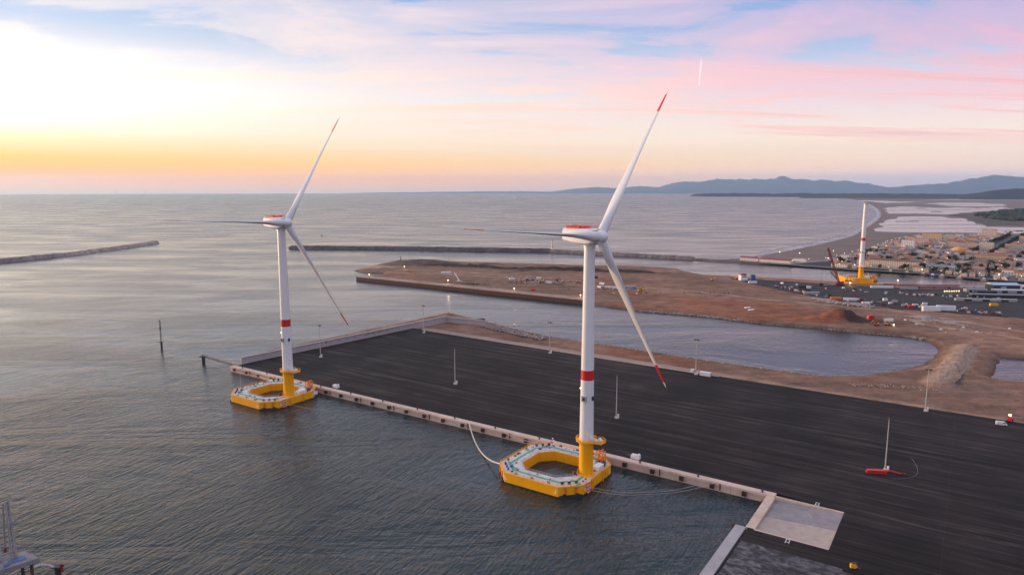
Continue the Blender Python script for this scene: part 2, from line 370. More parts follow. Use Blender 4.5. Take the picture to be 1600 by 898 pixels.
YARD = [(338.3,1055.9), (376.1,1036.1), (451.3,993.7), (518.4,957.2), (576.4,934.7), (702.0,926.3), (797.3,914.5), (598.3,681.4), (548.7,719.6), (498.6,748.2), (444.6,779.1), (418.1,814.9), (397.1,854.0), (372.5,914.3), (353.6,983.5)]
MOUNDS = [  # centre, long radius, short radius, turn, height, colour key
    ((348.3,707.5), 26, 15, .25, 9.5, 'rust'), ((328.1,707.5), 38, 12, .1, 4.5, 'rust'), ((364.4,700.6), 24, 9, .0, 4.0, 'black'), ((312.1,714.5), 30, 9, .1, 2.2, 'rust'),
    ((-170.0,1288.6), 70, 30, -.2, 5.0, 'scrub'), ((-115.5,1224.4), 80, 16, -.25, 4.5, 'black'), ((-187.8,1245.1), 50, 16, -.2, 4.0, 'scrub'), ((-51.5,1214.3), 40, 14, -.3, 3.5, 'scrub'), ((-33.8,1194.6), 60, 12, -.5, 3.0, 'black'),
    ((44.0,1166.3), 70, 12, -.2, 5.0, 'black'), ((114.7,1157.1), 70, 12, -.2, 5.5, 'black'), ((186.8,1130.5), 75, 11, -.2, 5.0, 'black'), ((16.1,1139.2), 40, 9, .4, 3.0, 'scrub'), ((-238.6,1204.4), 45, 20, -.1, 3.0, 'pale'),
    ((-56.0,986.1), 22, 7, -.3, 1.8, 'black'), ((413.4,812.9), 46, 6, -.45, 2.2, 'stone'), ((388.4,848.5), 36, 6, -.5, 1.5, 'stone'), ((446.1,725.3), 34, 5, -.4, 2.0, 'stone'), ((454.7,700.7), 30, 4, -.4, 1.2, 'stone'),
    ((-52.8,1245.1), 40, 8, .6, 2.6, 'scrub')]
TRACKS = [([(96.7,973.0), (180.7,953.9), (257.9,906.6), (308.0,853.5), (375.6,806.1), (436.3,763.7), (458.9,718.1), (497.3,650.0)], 3.2, 'pale', .75),
          ([(425.3,714.6), (420.0,687.3), (441.0,658.9), (462.3,635.6), (474.3,603.4)], 3.2, 'pale', .85),
          ([(-245.1,1080.6), (-93.0,982.8), (90.5,850.9)], 7.0, 'quay', .9),
          ([(-208.1,1130.5), (-126.2,1113.3), (0.0,1057.2), (96.7,973.0)], 5, 'pale', .5),
          ([Q(-438,500), Q(-300,499), Q(-143,495), Q(40,490), Q(200,488)], 5.0, 'sand', .9),
          ([Q(-438,512), Q(-300,510), Q(-143,506), Q(40,503)], 2.5, 'wet', .5),
          ([(-198.1,1166.3), (-108.4,1148.1), (-10.3,1088.6), (39.1,1034.8)], 3.5, 'pale', .45),
          ([(162.1,853.4), (240.2,815.2), (292.1,747.8), (319.7,729.0)], 9.0, 'rust', .6), ([(138.4,912.2), (241.7,848.5), (309.2,792.9)], 12.0, 'rust', .45), ([(281.8,1064.9), (333.3,1006.5), (369.7,906.6)], 10.0, 'wet', .35)]
BUND = [(398.8,583.6), (359.1,535.2), (320.1,488.9), (302.0,470.8)]
DITCH = [(410.4,590.9), (377.5,549.8), (336.1,497.5), (316.0,469.2)]
KEYS = {'sand': (.36,.225,.145), 'pale': (.42,.28,.19), 'rust': (.27,.10,.05), 'scrub': (.12,.09,.065), 'black': (.045,.035,.032), 'stone': (.40,.33,.29), 'quay': (.42,.28,.21), 'wet': (.17,.12,.10), 'soil': (.25,.138,.09), 'rock': (.18,.115,.085), 'ditch': (.09,.075,.075)}
def build_terrain():
    naz, nr = 640, 330
    az = np.radians(np.linspace(-24, 50, naz)); rr = 330*(1400/330.)**np.linspace(0, 1, nr)
    A, R = np.meshgrid(az, rr); px = (R*np.sin(A)).ravel(); py = (R*np.cos(A)).ravel()
    s1_ = sdf(px, py, COAST); s2_ = -sdf(px, py, POND); s = np.minimum(s1_, s2_)
    bx, by = (329.9,531.2)
    beach = np.exp(-((px-bx)**2+(py-by)**2)/(2*34.**2))
    tx, ty = (-253.6,1194.7); beach = np.maximum(beach, .8*np.exp(-((px-tx)**2+(py-ty)**2)/(2*60.**2)))
    slope = .48*(1-beach)+.09*beach
    nz = vnoise(px, py, .012, 1.3); nf = vnoise(px, py, .06, 5.1)
    top = 3.0 + nz*.5
    h = np.minimum((s+nf*1.2*(s > -6))*slope, top); h = np.maximum(h, -2.2)
    inl = np.clip((s-4)/8, 0, 1); h += nf*.25*inl
    k = lambda n: np.array(KEYS[n])
    col = k('soil')[None, :]*(1+.35*nz[:, None]) + (k('rust')-k('soil'))[None, :]*np.clip(vnoise(px, py, .006, 9.)*2.2-.1, 0, .8)[:, None]
    lft = np.clip((250-px)/300, 0, 1)*np.clip((py-700)/80, 0, 1)
    col = col*(1-.5*lft[:, None]) + (k('sand')*.62)[None, :]*.5*lft[:, None]
    band = np.clip(1-np.abs(s-3)/7, 0, 1)*(1-beach)
    col = col*(1-.7*band[:, None]) + k('rock')[None, :]*.7*band[:, None]
    col = col*(1-.7*beach[:, None]) + (k('sand')*.62)[None, :]*.7*beach[:, None]
    wetl = np.clip(1-s/5, 0, 1)*(s > -3); col = col*(1-.45*wetl[:, None])
    def paint(w, key):
        nonlocal col
        w = np.clip(w, 0, 1)[:, None]; col = col*(1-w)+k(key)[None, :]*w
    for pl, wd, key, a in TRACKS:
        d = seg_d(px, py, pl, False); paint(a*np.clip(1.6-d/wd-nf*.5, 0, 1), key)
    for c, ra, rb, tn, hh, key in MOUNDS:
        ca, sa = math.cos(tn), math.sin(tn); X = px-c[0]; Y = py-c[1]
        q = np.hypot((X*ca+Y*sa)/ra, (-X*sa+Y*ca)/rb) + nf*.35
        b_ = np.clip(1-q, 0, 1); b_ = b_*b_*(3-2*b_)
        h += np.where(s > 3, hh*b_*1.15*(1+nf*.35), 0); paint(np.clip((1.05-q)*3.5, 0, .9)*(s > 2), key)
    d = seg_d(px, py, BUND, False); w = np.clip(1.25-d/10, 0, 1); h += 2.4*np.clip(w*1.3, 0, 1)*(s > 0); paint(w*.9*(s > 1), 'pale')
    d = seg_d(px, py, DITCH, False); w = np.clip(1.2-d/3.2, 0, 1); h -= 1.6*w; paint(w*.9, 'ditch')
    # scraped swirl of ruts south of the pond
    cx_, cy_ = (316.6,452.6); rr_ = np.hypot((px-cx_)/1.0, (py-cy_)/.75)
    paint((rr_ < 30)*.5*(np.sin(rr_*1.3+nf*3) > .2), 'wet')
    yd = sdf(px, py, YARD); h = np.where(yd > -1, np.minimum(h, 2.6), h)
    yq = [Q(-464,303), Q(260,303), Q(260,486), Q(-143,488), Q(-440,494), Q(-464,494)]
    ad = sdf(px, py, yq); h = np.where(ad > -.5, np.minimum(h, 3.0), h)
    # low rise beside the yard so that the strip joins its edge
    strip = np.clip(1-np.maximum(-ad, 0)/6, 0, 1)*(ad <= -.5)*(s > 1); h = np.where(s > 8, np.maximum(h, np.minimum(3.9*strip, 3.85)), h)
    vid = h.reshape(nr, naz); fs = []
    ok = vid > -2.1
    for j in range(nr-1):
        for i in range(naz-1):
            if ok[j, i] or ok[j, i+1] or ok[j+1, i] or ok[j+1, i+1]:
                a = j*naz+i; fs.append((a, a+1, a+naz+1, a+naz))
    used = np.zeros(px.size, bool); used[np.array(fs).ravel()] = True
    idx = np.cumsum(used)-1
    fs = idx[np.array(fs)]
    me = bpy.data.meshes.new('port_ground')
    me.from_pydata(np.stack([px, py, h], 1)[used].tolist(), [], fs[:, ::-1].tolist())
    at = me.attributes.new('Col', 'FLOAT_COLOR', 'POINT')
    cc = np.concatenate([np.clip(col[used], .01, .9), np.ones((used.sum(), 1))], 1)
    at.data.foreach_set('color', cc.astype(np.float32).ravel())
    me.polygons.foreach_set('use_smooth', [True]*len(me.polygons)); me.materials.append(M_ground); me.update()
    setting(link('port_ground', me))
build_terrain()

# ---------------------------------------------------------------- heavy-lift quay
QZ = 4.0
yard = MB().prism(Qp([(-467,308.9), (-63.6,308.9), (-36,305.4), (-36,270.1), (-66.4,270.1), (-66.4,120), (330,120), (330,486), (-143,489), (-441,494.5), (-467,494.5)]), -1.0, QZ)
setting(yard.build('asphalt_yard', M_asph))
stone_d = bpy.data.materials.new('crushed_stone'); stone_d.use_nodes = True
def stone_mat(m):
    nt = m.node_tree; b = nt.nodes['Principled BSDF']; b.inputs['Roughness'].default_value = .9; b.inputs['Specular IOR Level'].default_value = .2
    t = N(nt, 'ShaderNodeTexCoord'); P = mapping(nt, t.outputs['Object'], rot=(0,0,-UA))
    w = noise_n(nt, mapping(nt, P, rot=(0,0,RAD(35)), scale=(.06,.16,1)), 1, 7, .68, 3.2)
    n = noise_n(nt, P, .35, 5, .7)
    tr = N(nt, 'ShaderNodeTexNoise'); tr.inputs['Distortion'].default_value = 3.5; tr.inputs['Scale'].default_value = .09; tr.inputs['Detail'].default_value = 6
    tr_ = N(nt, 'ShaderNodeTexWave'); tr_.wave_type = 'RINGS'
    nt.links.new(mapping(nt, P, loc=(55,-215,0)), tr.inputs['Vector'])
    f = math_n(nt, 'ADD', math_n(nt, 'MULTIPLY', w, .55), math_n(nt, 'ADD', math_n(nt, 'MULTIPLY', n, .25), math_n(nt, 'MULTIPLY', tr.outputs['Fac'], .2)))
    nt.links.new(ramp(nt, f, [(.36, (.025,.021,.022)), (.48, (.065,.056,.058)), (.56, (.16,.145,.15)), (.68, (.30,.27,.27))]), b.inputs['Base Color'])
    bp = N(nt, 'ShaderNodeBump'); bp.inputs['Strength'].default_value = .6; bp.inputs['Distance'].default_value = .3
    nt.links.new(f, bp.inputs['Height']); nt.links.new(bp.outputs[0], b.inputs['Normal'])
stone_mat(stone_d)
setting(MB().prism(Qp([(-65.8,257.8), (-29.6,257.8), (-29.2,256), (-24,255.6), (-19,252), (-15,244), (-12.5,232), (-11.5,215), (-11.5,125), (-65.8,125)]), QZ-.5, QZ+.03).build('crushed_stone_area', stone_d))

wall = setting(link('quay_wall', None, None, (*Q(0,0), 0), UA))
seg_l = 29.7; u0 = -469.8; i = 0
random.seed(3)
while u0 < -64.5:
    L = min(seg_l, -64.1-u0)
    mb = MB().box((u0+L/2, 307.2, .5), (L-.12, 3.4, 7.4)).box((u0+L/2, 305.35, 3.5), (L-.12, .5, 1.1))
    mb.build('cap_segment', M_conc, wall); u0 += seg_l
fend = MB().box((0,-.55,.0), (1.7,1.1,1.6)).box((0,-1.15,-.1), (2.2,.25,2.0)); fend.box((0,-.2,.8), (2.4,.5,.25), mat=1)
fm = fend.mesh('fender', [M_rubber, M_rust])
for k in range(27):
    u = -463.6+14.86*k
    if u < -66: link('fender', fm, wall, (u, 305.1, 2.3))
bol = MB().lathe([(.55,0),(.4,.25),(.32,.7),(.62,.85),(.62,1.05),(.2,1.15)], 10).mesh('bollard', M_dark, 40)
for k in range(14): link('bollard', bol, wall, (-456+29.7*k, 306.6, 4.2))
jm = MB().box((0,0,0), (.5,.3,3.2)).mesh('ladder', M_rust)
for k in range(13): link('ladder', jm, wall, (-449+29.7*k+4, 305.0, 2.4))
# the return wall beside the ramp and along the stone area
ret = setting(link('return_quay_wall', None, None, (0,0,0), UA))
for a, b in ((270.4, 288), (288, 305.3)): MB().box((-65.7, (a+b)/2, .5), (3.6, b-a-.1, 6.6)).build('cap_segment', M_conc, ret)
for k in range(9): MB().box((-69.2, 269.8-8-16*k, .5), (4.2, 15.9, 7.1)).build('cap_segment', M_concg, ret)
MB().box((-72.4, 271.2, 1.8), (1.0, 1.8, 3.2)).build('fender', M_rubber, ret)
for v in (278, 290, 300): link('fender', fm, ret, (-67.3, v, 2.0), RAD(-90))
ramp_ = setting(link('loading_ramp', None, None, (0,0,0), UA))
def slab(u0, u1, v0, v1, name, m):
    za, zb = (2.35+(u+63.9)/27.9*1.63 for u in (u0, u1))
    MB().add([(u0,v0,za),(u1,v0,zb),(u1,v1,zb),(u0,v1,za),(u0,v0,-.5),(u1,v0,-.5),(u1,v1,-.5),(u0,v1,-.5)], [(0,1,2,3),(7,6,5,4),(0,4,5,1),(1,5,6,2),(2,6,7,3),(3,7,4,0)]).build(name, m, ramp_)
for a_, b_, w_ in ((306.3, 305.35, 0), (270.15, 269.2, 0)): MB().box((-50, (a_+b_)/2, 1.75), (27.8, a_-b_, 4.62)).build('ramp_kerb', M_conc, ramp_)
slab(-63.8,-36.05,270.2,287.0,'pale_slab', mat('ramp_concrete', (.46,.36,.30), .85, .12, .3, bump=.1))
slab(-63.8,-36.05,287.04,305.3,'worn_slab', mat('ramp_concrete_worn', (.30,.26,.255), .85, .2, .25, bump=.1))
for u, v in ((-47.5,307.0), (-51,266.5)):
    for s in (0, 1.3): MB().box((u+s, v, QZ+.35), (.16,2.4,.7)).box((u+.65, v+1.1*(1 if s else -1), QZ+.6), (1.5,.15,.15)).build('guide_rail', M_white, ramp_)
MB().box((-47.5,296,3.25),(3.2,.3,.3), rz=-.9).build('timber', mat('timber',(.5,.38,.24)), ramp_)

# sea wall closing the yard on the seaward side
SW = [Q(-468.6,314.2), Q(-447.4,541), (-25.9,679.0)]
sw = thing('sea_wall', 'tall pale concrete sea wall closing the far left edge of the asphalt yard', 'wall')
def wallrun(a, b, t, z0, z1, npan, parent, m):
    d = Vector((b[0]-a[0], b[1]-a[1], 0)); L = d.length; rz = math.atan2(d.y, d.x)
    for k in range(npan):
        c = Vector((*a, 0))+d*((k+.5)/npan)
        MB().box((0,0,(z0+z1)/2), (L/npan-.05, t, z1-z0)).box((0,-.25,z1-.15),(L/npan-.05,t+.9,.5)).build('wall_panel', m, parent, loc=(c.x,c.y,0), rz=rz)
wallrun(SW[0], SW[1], 1.3, 0, 9.4, 19, sw, M_concg); wallrun(SW[1], SW[2], 1.3, 0, 8.4, 5, sw, M_concg)

# rock armour (too many stones to count)
def rocks(name, label, runs, m, seed):
    random.seed(seed); mb = MB()
    for pts, wd, n, r0, r1, zf in runs:
        ls = [math.dist(a, b) for a, b in zip(pts[:-1], pts[1:])]; tot = sum(ls)
        for _ in range(n):
            t = random.random()*tot; k = 0
            while t > ls[k] and k < len(ls)-1: t -= ls[k]; k += 1
            a, b = pts[k], pts[k+1]; f = t/ls[k]; nx, ny = -(b[1]-a[1])/ls[k], (b[0]-a[0])/ls[k]
            o = random.uniform(0, 1); r = random.uniform(r0, r1)
            mb.ball((a[0]+(b[0]-a[0])*f+nx*(o-.5)*2*wd, a[1]+(b[1]-a[1])*f+ny*(o-.5)*2*wd, zf(o)), r, (1, random.uniform(.7,1.2), random.uniform(.6,.9)), jit=.22)
    return setting(mb.build(name, m), 'stuff', label, 'rocks')
rocks('rock_armour', 'dumped grey rock armour behind the sea wall', [([Q(-472.5,322), Q(-461,425), Q(-451,545)], 3.6, 900, .6, 1.5, lambda o: 7.6*(1-o)**1.0+.4), ([Q(-449,546), (-29.3,714.5)], 3.5, 260, .6, 1.3, lambda o: 1+3.5*(1-o))], M_rock, 11)
rocks('rock_bank', 'brown rock bank along the near shore of the basin', [([(-29.0,707.5), (0.0,669.6), (36.2,629.9), (85.7,595.8), (125.3,567.3), (177.7,527.2), (233.7,494.0)], 4.6, 2600, .7, 1.5, lambda o: .3+2.8*(1-o)),
      ([(-27.7,675.7), (0.0,644.7), (29.5,616.4)], 5.5, 500, .6, 1.3, lambda o: 3.2+random.random()*1.2)], M_rock, 12)
rocks('rock_bank', 'pale rubble ridge between the basin end and the pond', [(BUND, 8.5, 2200, .5, 1.25, lambda o: 3.1+2.3*(1-abs(o-.5)*1.7)), ([(240.1,468.6), (269.1,463.8), (293.6,456.1)], 4.5, 160, .3, .8, lambda o: 3.2)], M_rockl, 13)
rocks('rock_bank', 'rocky north shore of the basin below the brown ground', [([(148.1,778.0), (213.2,745.9), (268.1,702.3), (322.1,674.4), (379.6,639.8), (386.7,627.2)], 2.6, 1500, .4, .9, lambda o: .2+1.5*o), ([(91.4,836.3), (148.5,780.1)], 2.4, 250, .4, .9, lambda o: .3+1.2*o)], M_rock, 14)
rocks('rubble_heap', 'pale rubble heaps beside the dirt track', [([(379.1,835.2), (404.1,802.2), (421.5,784.5)], 6, 320, .5, 1.3, lambda o: 3+random.random()*2), ([(431.4,724.3), (446.9,699.2), (456.0,672.6)], 4, 240, .5, 1.1, lambda o: 3+random.random()*1.5)], mat('rubble',(.42,.36,.33),.9,.3,.4), 15)

# dark steel quay of the far peninsula
pq = setting(link('peninsula_quay', None)); A_, B_ = Vector((*(-242.2,1054.2), 0)), Vector((*(88.1,828.2), 0)); D_ = B_-A_; rzq = math.atan2(D_.y, D_.x)
for k in range(20):
    c = A_+D_*((k+.5)/20)
    MB().box((0,.2,1.6), (D_.length/20-.05, 1.6, 6.4)).build('sheet_pile_panel', M_rust, pq, loc=(c.x,c.y,0), rz=rzq)
    MB().box((0,6.0,3.2), (D_.length/20-.1, 9.6, .5)).build('cap_slab', mat('pale_cap',(.42,.31,.26),.85,.15,.1), pq, loc=(c.x,c.y,0), rz=rzq)

# dock yard under the third floater
setting(MB().prism(YARD, 0, 3.2).build('dock_yard', mat('dock_hardstanding', (.036,.029,.028), .9, .35, .03, bump=.2)))

# breakwaters
def breakwater(name, label, pts, hw, top, m, step=4.5, z0=-3., cap=None):
    P_ = [Vector((p[0], p[1], 0)) for p in pts]; line = []
    for a, b in zip(P_[:-1], P_[1:]):
        n = max(1, int((b-a).length/step)); line += [a+(b-a)*(k/n) for k in range(n)]
    line.append(P_[-1]); vs = []; fs = []; prof = [(-1.0,0), (-.72,.42), (-.5,.8), (-.3,1), (0,1.03), (.3,1), (.5,.8), (.72,.42), (1.0,0)]
    L = len(line); k = len(prof)
    for i, p in enumerate(line):
        d = (line[min(i+1, L-1)]-line[max(i-1, 0)]).normalized(); nx, ny = -d.y, d.x
        e = min(1, (min(i, L-1-i)+.4)/2.0)
        for o, zz in prof:
            w = o*hw*(.6+.4*e); j = noise.noise(Vector((p.x*.06+o*3, p.y*.06, o*5)))
            x = p.x+nx*w+random.uniform(-1,1); y = p.y+ny*w+random.uniform(-1,1)
            vs.append((x, y, z0+(top-z0)*zz*(.75+.25*e)+j*.7+random.uniform(-.7,.7)*(1 if abs(o) > .2 else .25)+drop(x,y)))
    for i in range(L-1):
        for q in range(k-1): fs.append((i*k+q, i*k+q+1, (i+1)*k+q+1, (i+1)*k+q))
    fs += [tuple(range(k)), tuple(range((L-1)*k+k-1, (L-1)*k-1, -1))]
    t = lab(MB().add(vs, fs).build(name, m), label, 'breakwater'); return t
random.seed(5)
breakwater('breakwater', 'long rock breakwater reaching in from the left edge of the photo', [(-1067.5,1065.5), (-1009.9,1245.7), (-947.9,1439.6)], 13, 7.5, mat('breakwater_rock_grey',(.24,.20,.19),.9,.4,.06,bump=.8,bscale=.5))
breakwater('breakwater', 'lower brown end section of the left breakwater', [(-947.5,1436.8), (-933.5,1602.8), (-928.0,1785.6)], 12, 6.8, mat('breakwater_rock_brown',(.36,.28,.23),.9,.35,.08,bump=.8,bscale=.5))
breakwater('breakwater', 'long dark rock breakwater crossing behind the peninsula', [(-529.4,1619.9), (-361.2,1602.3), (-148.1,1576.7), (0.0,1551.9), (89.5,1535.9)], 12, 7.5, M_rockd)
breakwater('breakwater', 'paler walled mole joining the dark breakwater to the town', [(86.2,1528.0), (167.2,1482.2), (268.2,1425.2), (366.5,1366.0)], 11, 6.5, mat('mole_stone',(.23,.18,.155),.9,.3,.08,bump=.5,bscale=.4))
breakwater('breakwater', 'low dark footing where the mole meets the town beach', [(362.9,1362.3), (402.3,1335.2), (447.0,1300.0)], 8, 3.2, M_rockd)

# ---------------------------------------------------------------- far coast, town ground, lagoons, hills
def land(name, pts, z, m, skirt=14., bottom=-3., jit=0.):
    pts = [Vector((p[0], p[1])) for p in pts]
    if jit:
        q_ = []
        for a, b in zip(pts, pts[1:]+pts[:1]):
            L_ = (b-a).length; k_ = max(1, min(14, int(L_/max(25, a.length*.012)))); nn_ = Vector((-(b-a).y, (b-a).x)).normalized()
            for i_ in range(k_): p_ = a+(b-a)*(i_/k_); q_.append(p_+nn_*noise.noise(Vector((p_.x*.008, p_.y*.003, jit)))*a.length*.011*(1 if i_ else .4))
        pts = q_
    n = len(pts)
    area = sum(pts[i].x*pts[(i+1) % n].y-pts[(i+1) % n].x*pts[i].y for i in range(n))
    if area < 0: pts.reverse()
    out = []
    for i in range(n):
        a, b, c = pts[i-1], pts[i], pts[(i+1) % n]
        n1 = Vector(((b-a).y, -(b-a).x)).normalized(); n2 = Vector(((c-b).y, -(c-b).x)).normalized(); nn = (n1+n2)
        out.append(b+(nn.normalized() if nn.length > 1e-3 else n1)*skirt)
    vs = [(p.x, p.y, z+drop(p.x, p.y)) for p in pts]+[(p.x, p.y, bottom+drop(p.x, p.y)) for p in out]
    from mathutils.geometry import tessellate_polygon
    tri = tessellate_polygon([[Vector((p.x, p.y, 0)) for p in pts]])
    fs = [tuple(t) for t in tri]
    fs = [t if ((pts[t[1]]-pts[t[0]]).cross(pts[t[2]]-pts[t[0]])) > 0 else t[::-1] for t in fs]
    fs += [(n+i, n+(i+1) % n, (i+1) % n, i) for i in range(n)]
    return setting(MB().add(vs, fs).build(name, m))
M_beach = mat('beach_sand', (.20,.14,.11), .95, .16, .01)
M_townfl = mat('town_ground', (.055,.045,.042), .95, .3, .02)
M_flat = mat('coastal_flat', (.21,.155,.14), .95, .3, .004)
M_marsh = mat('marsh_scrub', (.10,.075,.06), .95, .4, .01)
M_surf = mat('surf_foam', (.46,.44,.45), .8, .25, .02)
M_wood = mat('pine_wood', (.035,.05,.035), .9, .5, .01)
COASTLINE = [(418.6,1347.4), (454.7,1372.4), (500.7,1407.7), (556.3,1460.5), (651.5,1568.7), (771.9,1713.5), (861.3,1829.4), (1007.1,2020.5), (1104.6,2176.8), (1264.1,2444.0), (1470.6,2785.7), (1676.3,3136.1), (1886.1,3503.4), (2138.7,3968.4), (2565.2,4797.1), (3072.5,5831.2), (3924.6,7643.4), (4900.8,9946.8), (5368.8,11553.4), (5311.2,12561.6)]
TOWNQ = [(377.2,1335.2), (444.6,1300.0), (507.6,1261.2), (570.4,1209.5), (601.4,1180.5), (641.0,1171.1), (666.2,1143.9), (690.3,1126.4), (701.6,1098.6), (726.0,1070.6), (740.2,1055.2), (759.4,1040.3), (777.8,1027.9), (884.8,973.3)]
land('coastal_ground', [TOWNQ[0]]+COASTLINE+[(6516.6,14027.3), (8853.4,13611.6), (10388.4,11642.8), (4585.4,4473.1), (1844.9,1787.8), (1027.3,986.6)]+TOWNQ[:0:-1], 1.9, M_beach, skirt=9)
# white line of breaking waves on the beach
def strip(name, pts, wds, z, m, kind='structure', th=.3):
    vs = []; fs = []; n = len(pts)
    for i, p in enumerate(pts):
        a = Vector(pts[max(i-1,0)]); b = Vector(pts[min(i+1,n-1)]); d = (b-a).normalized(); w = wds if not isinstance(wds, (list, tuple)) else wds[i]
        for s in (-1, 1):
            x, y = p[0]-d.y*w*s, p[1]+d.x*w*s; vs.append((x, y, z+drop(x,y)))
    for i in range(n-1): fs.append((2*i, 2*i+1, 2*i+3, 2*i+2)); 
    mb = MB().add(vs, [f[::-1] for f in fs]); vs2 = [(x,y,zz-th) for x,y,zz in vs]; mb.add(vs2, [])
    o = 2*n
    for i in range(n-1): mb.f += [(2*i,2*i+2,o+2*i+2,o+2*i), (2*i+1,o+2*i+1,o+2*i+3,2*i+3)]; mb.m += [0,0]
    return setting(mb.build(name, m), kind)
random.seed(21)
surf = []
for a, b in zip(COASTLINE[1:-1], COASTLINE[2:]):
    n = max(2, int(math.dist(a, b)/25))
    for k in range(n):
        t = k/n; x = a[0]+(b[0]-a[0])*t; y = a[1]+(b[1]-a[1])*t; L = math.dist(a, b); o = 12+random.uniform(-3, 3)+y*.001
        surf.append((x+(a[1]-b[1])/L*o, y-(a[0]-b[0])/L*o))
strip('surf', surf, [random.uniform(.5, 4.5)+p[1]*.0010 for p in surf], .42, M_surf, 'stuff')['label'] = 'white surf along the curving beach'
surf2 = [(x-26-random.uniform(0,14)-y*.004, y+random.uniform(-4,4)) for x, y in surf if 1500 < y < 4500]
strip('surf', surf2, [random.uniform(.6, 3.5) for p in surf2], .40, M_surf, 'stuff')['label'] = 'thin outer line of surf off the beach'
# wet sand, town ground, flats
land('town_ground', [(438.4,1292.8), (508.7,1261.5), (602.0,1304.5), (678.3,1391.7), (789.7,1522.2), (935.5,1718.9), (1080.6,1921.5), (1187.1,2027.7), (1357.7,2070.9), (1552.0,2071.4), (1927.9,2058.3), (908.5,959.4), (769.8,1017.5), (718.7,1060.7), (683.0,1114.5), (659.2,1131.9), (595.7,1169.2), (502.4,1248.5)], 2.3, M_townfl, skirt=2, bottom=1.5)
land('marsh', [(1764.4,3203.6), (1218.7,2276.5), (1157.1,2130.4), (1406.8,2146.3), (1602.9,2087.0), (2011.8,2148.5), (8124.6,8736.7), (6621.3,8900.8), (5771.1,9127.5), (5073.1,9093.5), (4666.8,8804.9), (3751.1,6927.1), (2770.5,5041.6), (2080.8,3768.7)], 2.2, M_flat, skirt=2, bottom=1.0, jit=2.7)
land('lagoon', [(1197.2,2255.9), (1318.3,2464.3), (1425.5,2638.3), (1751.8,3169.7), (1956.4,3471.5), (2102.7,3521.3), (2178.0,3489.2), (2097.3,3275.5), (2152.6,3275.9), (1939.0,2878.8), (1838.6,2687.4), (1740.0,2528.3), (1805.5,2507.4), (1907.2,2487.0), (1634.6,2128.7), (1538.7,2162.3), (1425.2,2190.4), (1334.7,2193.4), (1256.5,2209.4)], 2.6, M_lag, skirt=3, bottom=1.5, jit=2.7)
land('lagoon', [(2164.1,3927.1), (2433.3,4440.7), (2798.8,5128.2), (3130.7,5613.6), (3233.4,5512.1), (3203.8,5134.3), (3468.4,5320.7), (3434.8,5051.7), (4015.8,5630.8), (3479.6,4794.6), (2913.2,4281.5), (2648.9,4058.9), (2430.3,3809.8), (2332.0,3970.0)], 2.6, M_lag, skirt=3, bottom=1.5, jit=2.7)
land('lagoon', [(4054.6,6808.6), (4658.4,7364.1), (4910.2,7230.1), (4708.0,6587.6), (4218.7,5854.9), (3781.3,5563.3), (3681.6,5731.2), (3922.1,6289.8)], 2.6, M_lag, skirt=3, bottom=1.5, jit=2.7)
land('lagoon', [(3876.3,7061.6), (4286.4,8535.9), (4600.2,8962.6), (4458.6,7989.6), (4562.3,7663.7)], 2.6, M_lag, skirt=3, bottom=1.5, jit=2.7)
land('lagoon', [(5635.7,9471.3), (6627.1,10184.1), (7830.0,10271.8), (6924.2,9081.4), (6202.4,9265.0)], 2.7, M_lag, skirt=3, bottom=1.5, jit=2.7)
for pts in ([(1661.2,2974.4), (1782.7,3010.8), (1746.4,2939.8), (1640.9,2927.8)], [(2989.6,5078.9), (3077.4,5114.8), (2975.5,4944.8), (2919.7,4944.0)], [(2638.4,4315.3), (2710.7,4341.0), (2626.5,4218.2), (2586.9,4217.8)], [(1596.7,2226.8), (1640.1,2264.1), (1600.5,2197.4), (1561.2,2165.5)], [(1685.9,2292.0), (1709.6,2292.1), (1673.9,2243.8), (1654.9,2243.8)]):
    land('sandbank', pts, 3.1, M_marsh, skirt=4, bottom=2.2, jit=1.3)
random.seed(61)
for cx_, cy_, L_, w_ in ((*(1556.6,2686.1),120,9), (*(1884.2,3011.3),150,8), (*(1914.5,3204.4),90,7), (*(1783.2,2687.1),140,9), (*(1360.7,2424.5),70,7), (*(1542.5,2425.1),160,8), (*(2731.0,4579.5),260,16), (*(3035.6,4654.4),240,14), (*(2912.6,5043.6),200,15), (*(3368.3,4886.3),180,14), (*(4288.1,6490.0),400,26), (*(3915.0,6185.7),300,24), (*(1645.0,2313.1),120,7)):
    k_ = 9; up_ = [(cx_+L_*(i/k_-.5)*2, cy_+w_*math.sin(math.pi*i/k_)*random.uniform(.3,1.2)+L_*.08*(i/k_-.5)) for i in range(k_+1)]; dn_ = [(x_, cy_-w_*math.sin(math.pi*i/k_)*random.uniform(.3,1.2)+L_*.08*(i/k_-.5)-.6) for i, (x_, y_) in enumerate(up_)]
    land('sandbank', up_+dn_[::-1], 3.0, M_flat, skirt=3, bottom=2.2)
land('scrub_ground', [(2250.7,3426.0), (2299.4,3624.8), (2739.9,4081.9), (3151.2,4449.3), (3457.7,4733.9), (3992.0,4462.2), (2291.2,2552.5), (1940.7,2594.8), (1806.8,2594.2), (1882.3,2736.6), (2010.9,2982.1)], 3.0, M_marsh, skirt=4, bottom=1.5, jit=2.7)

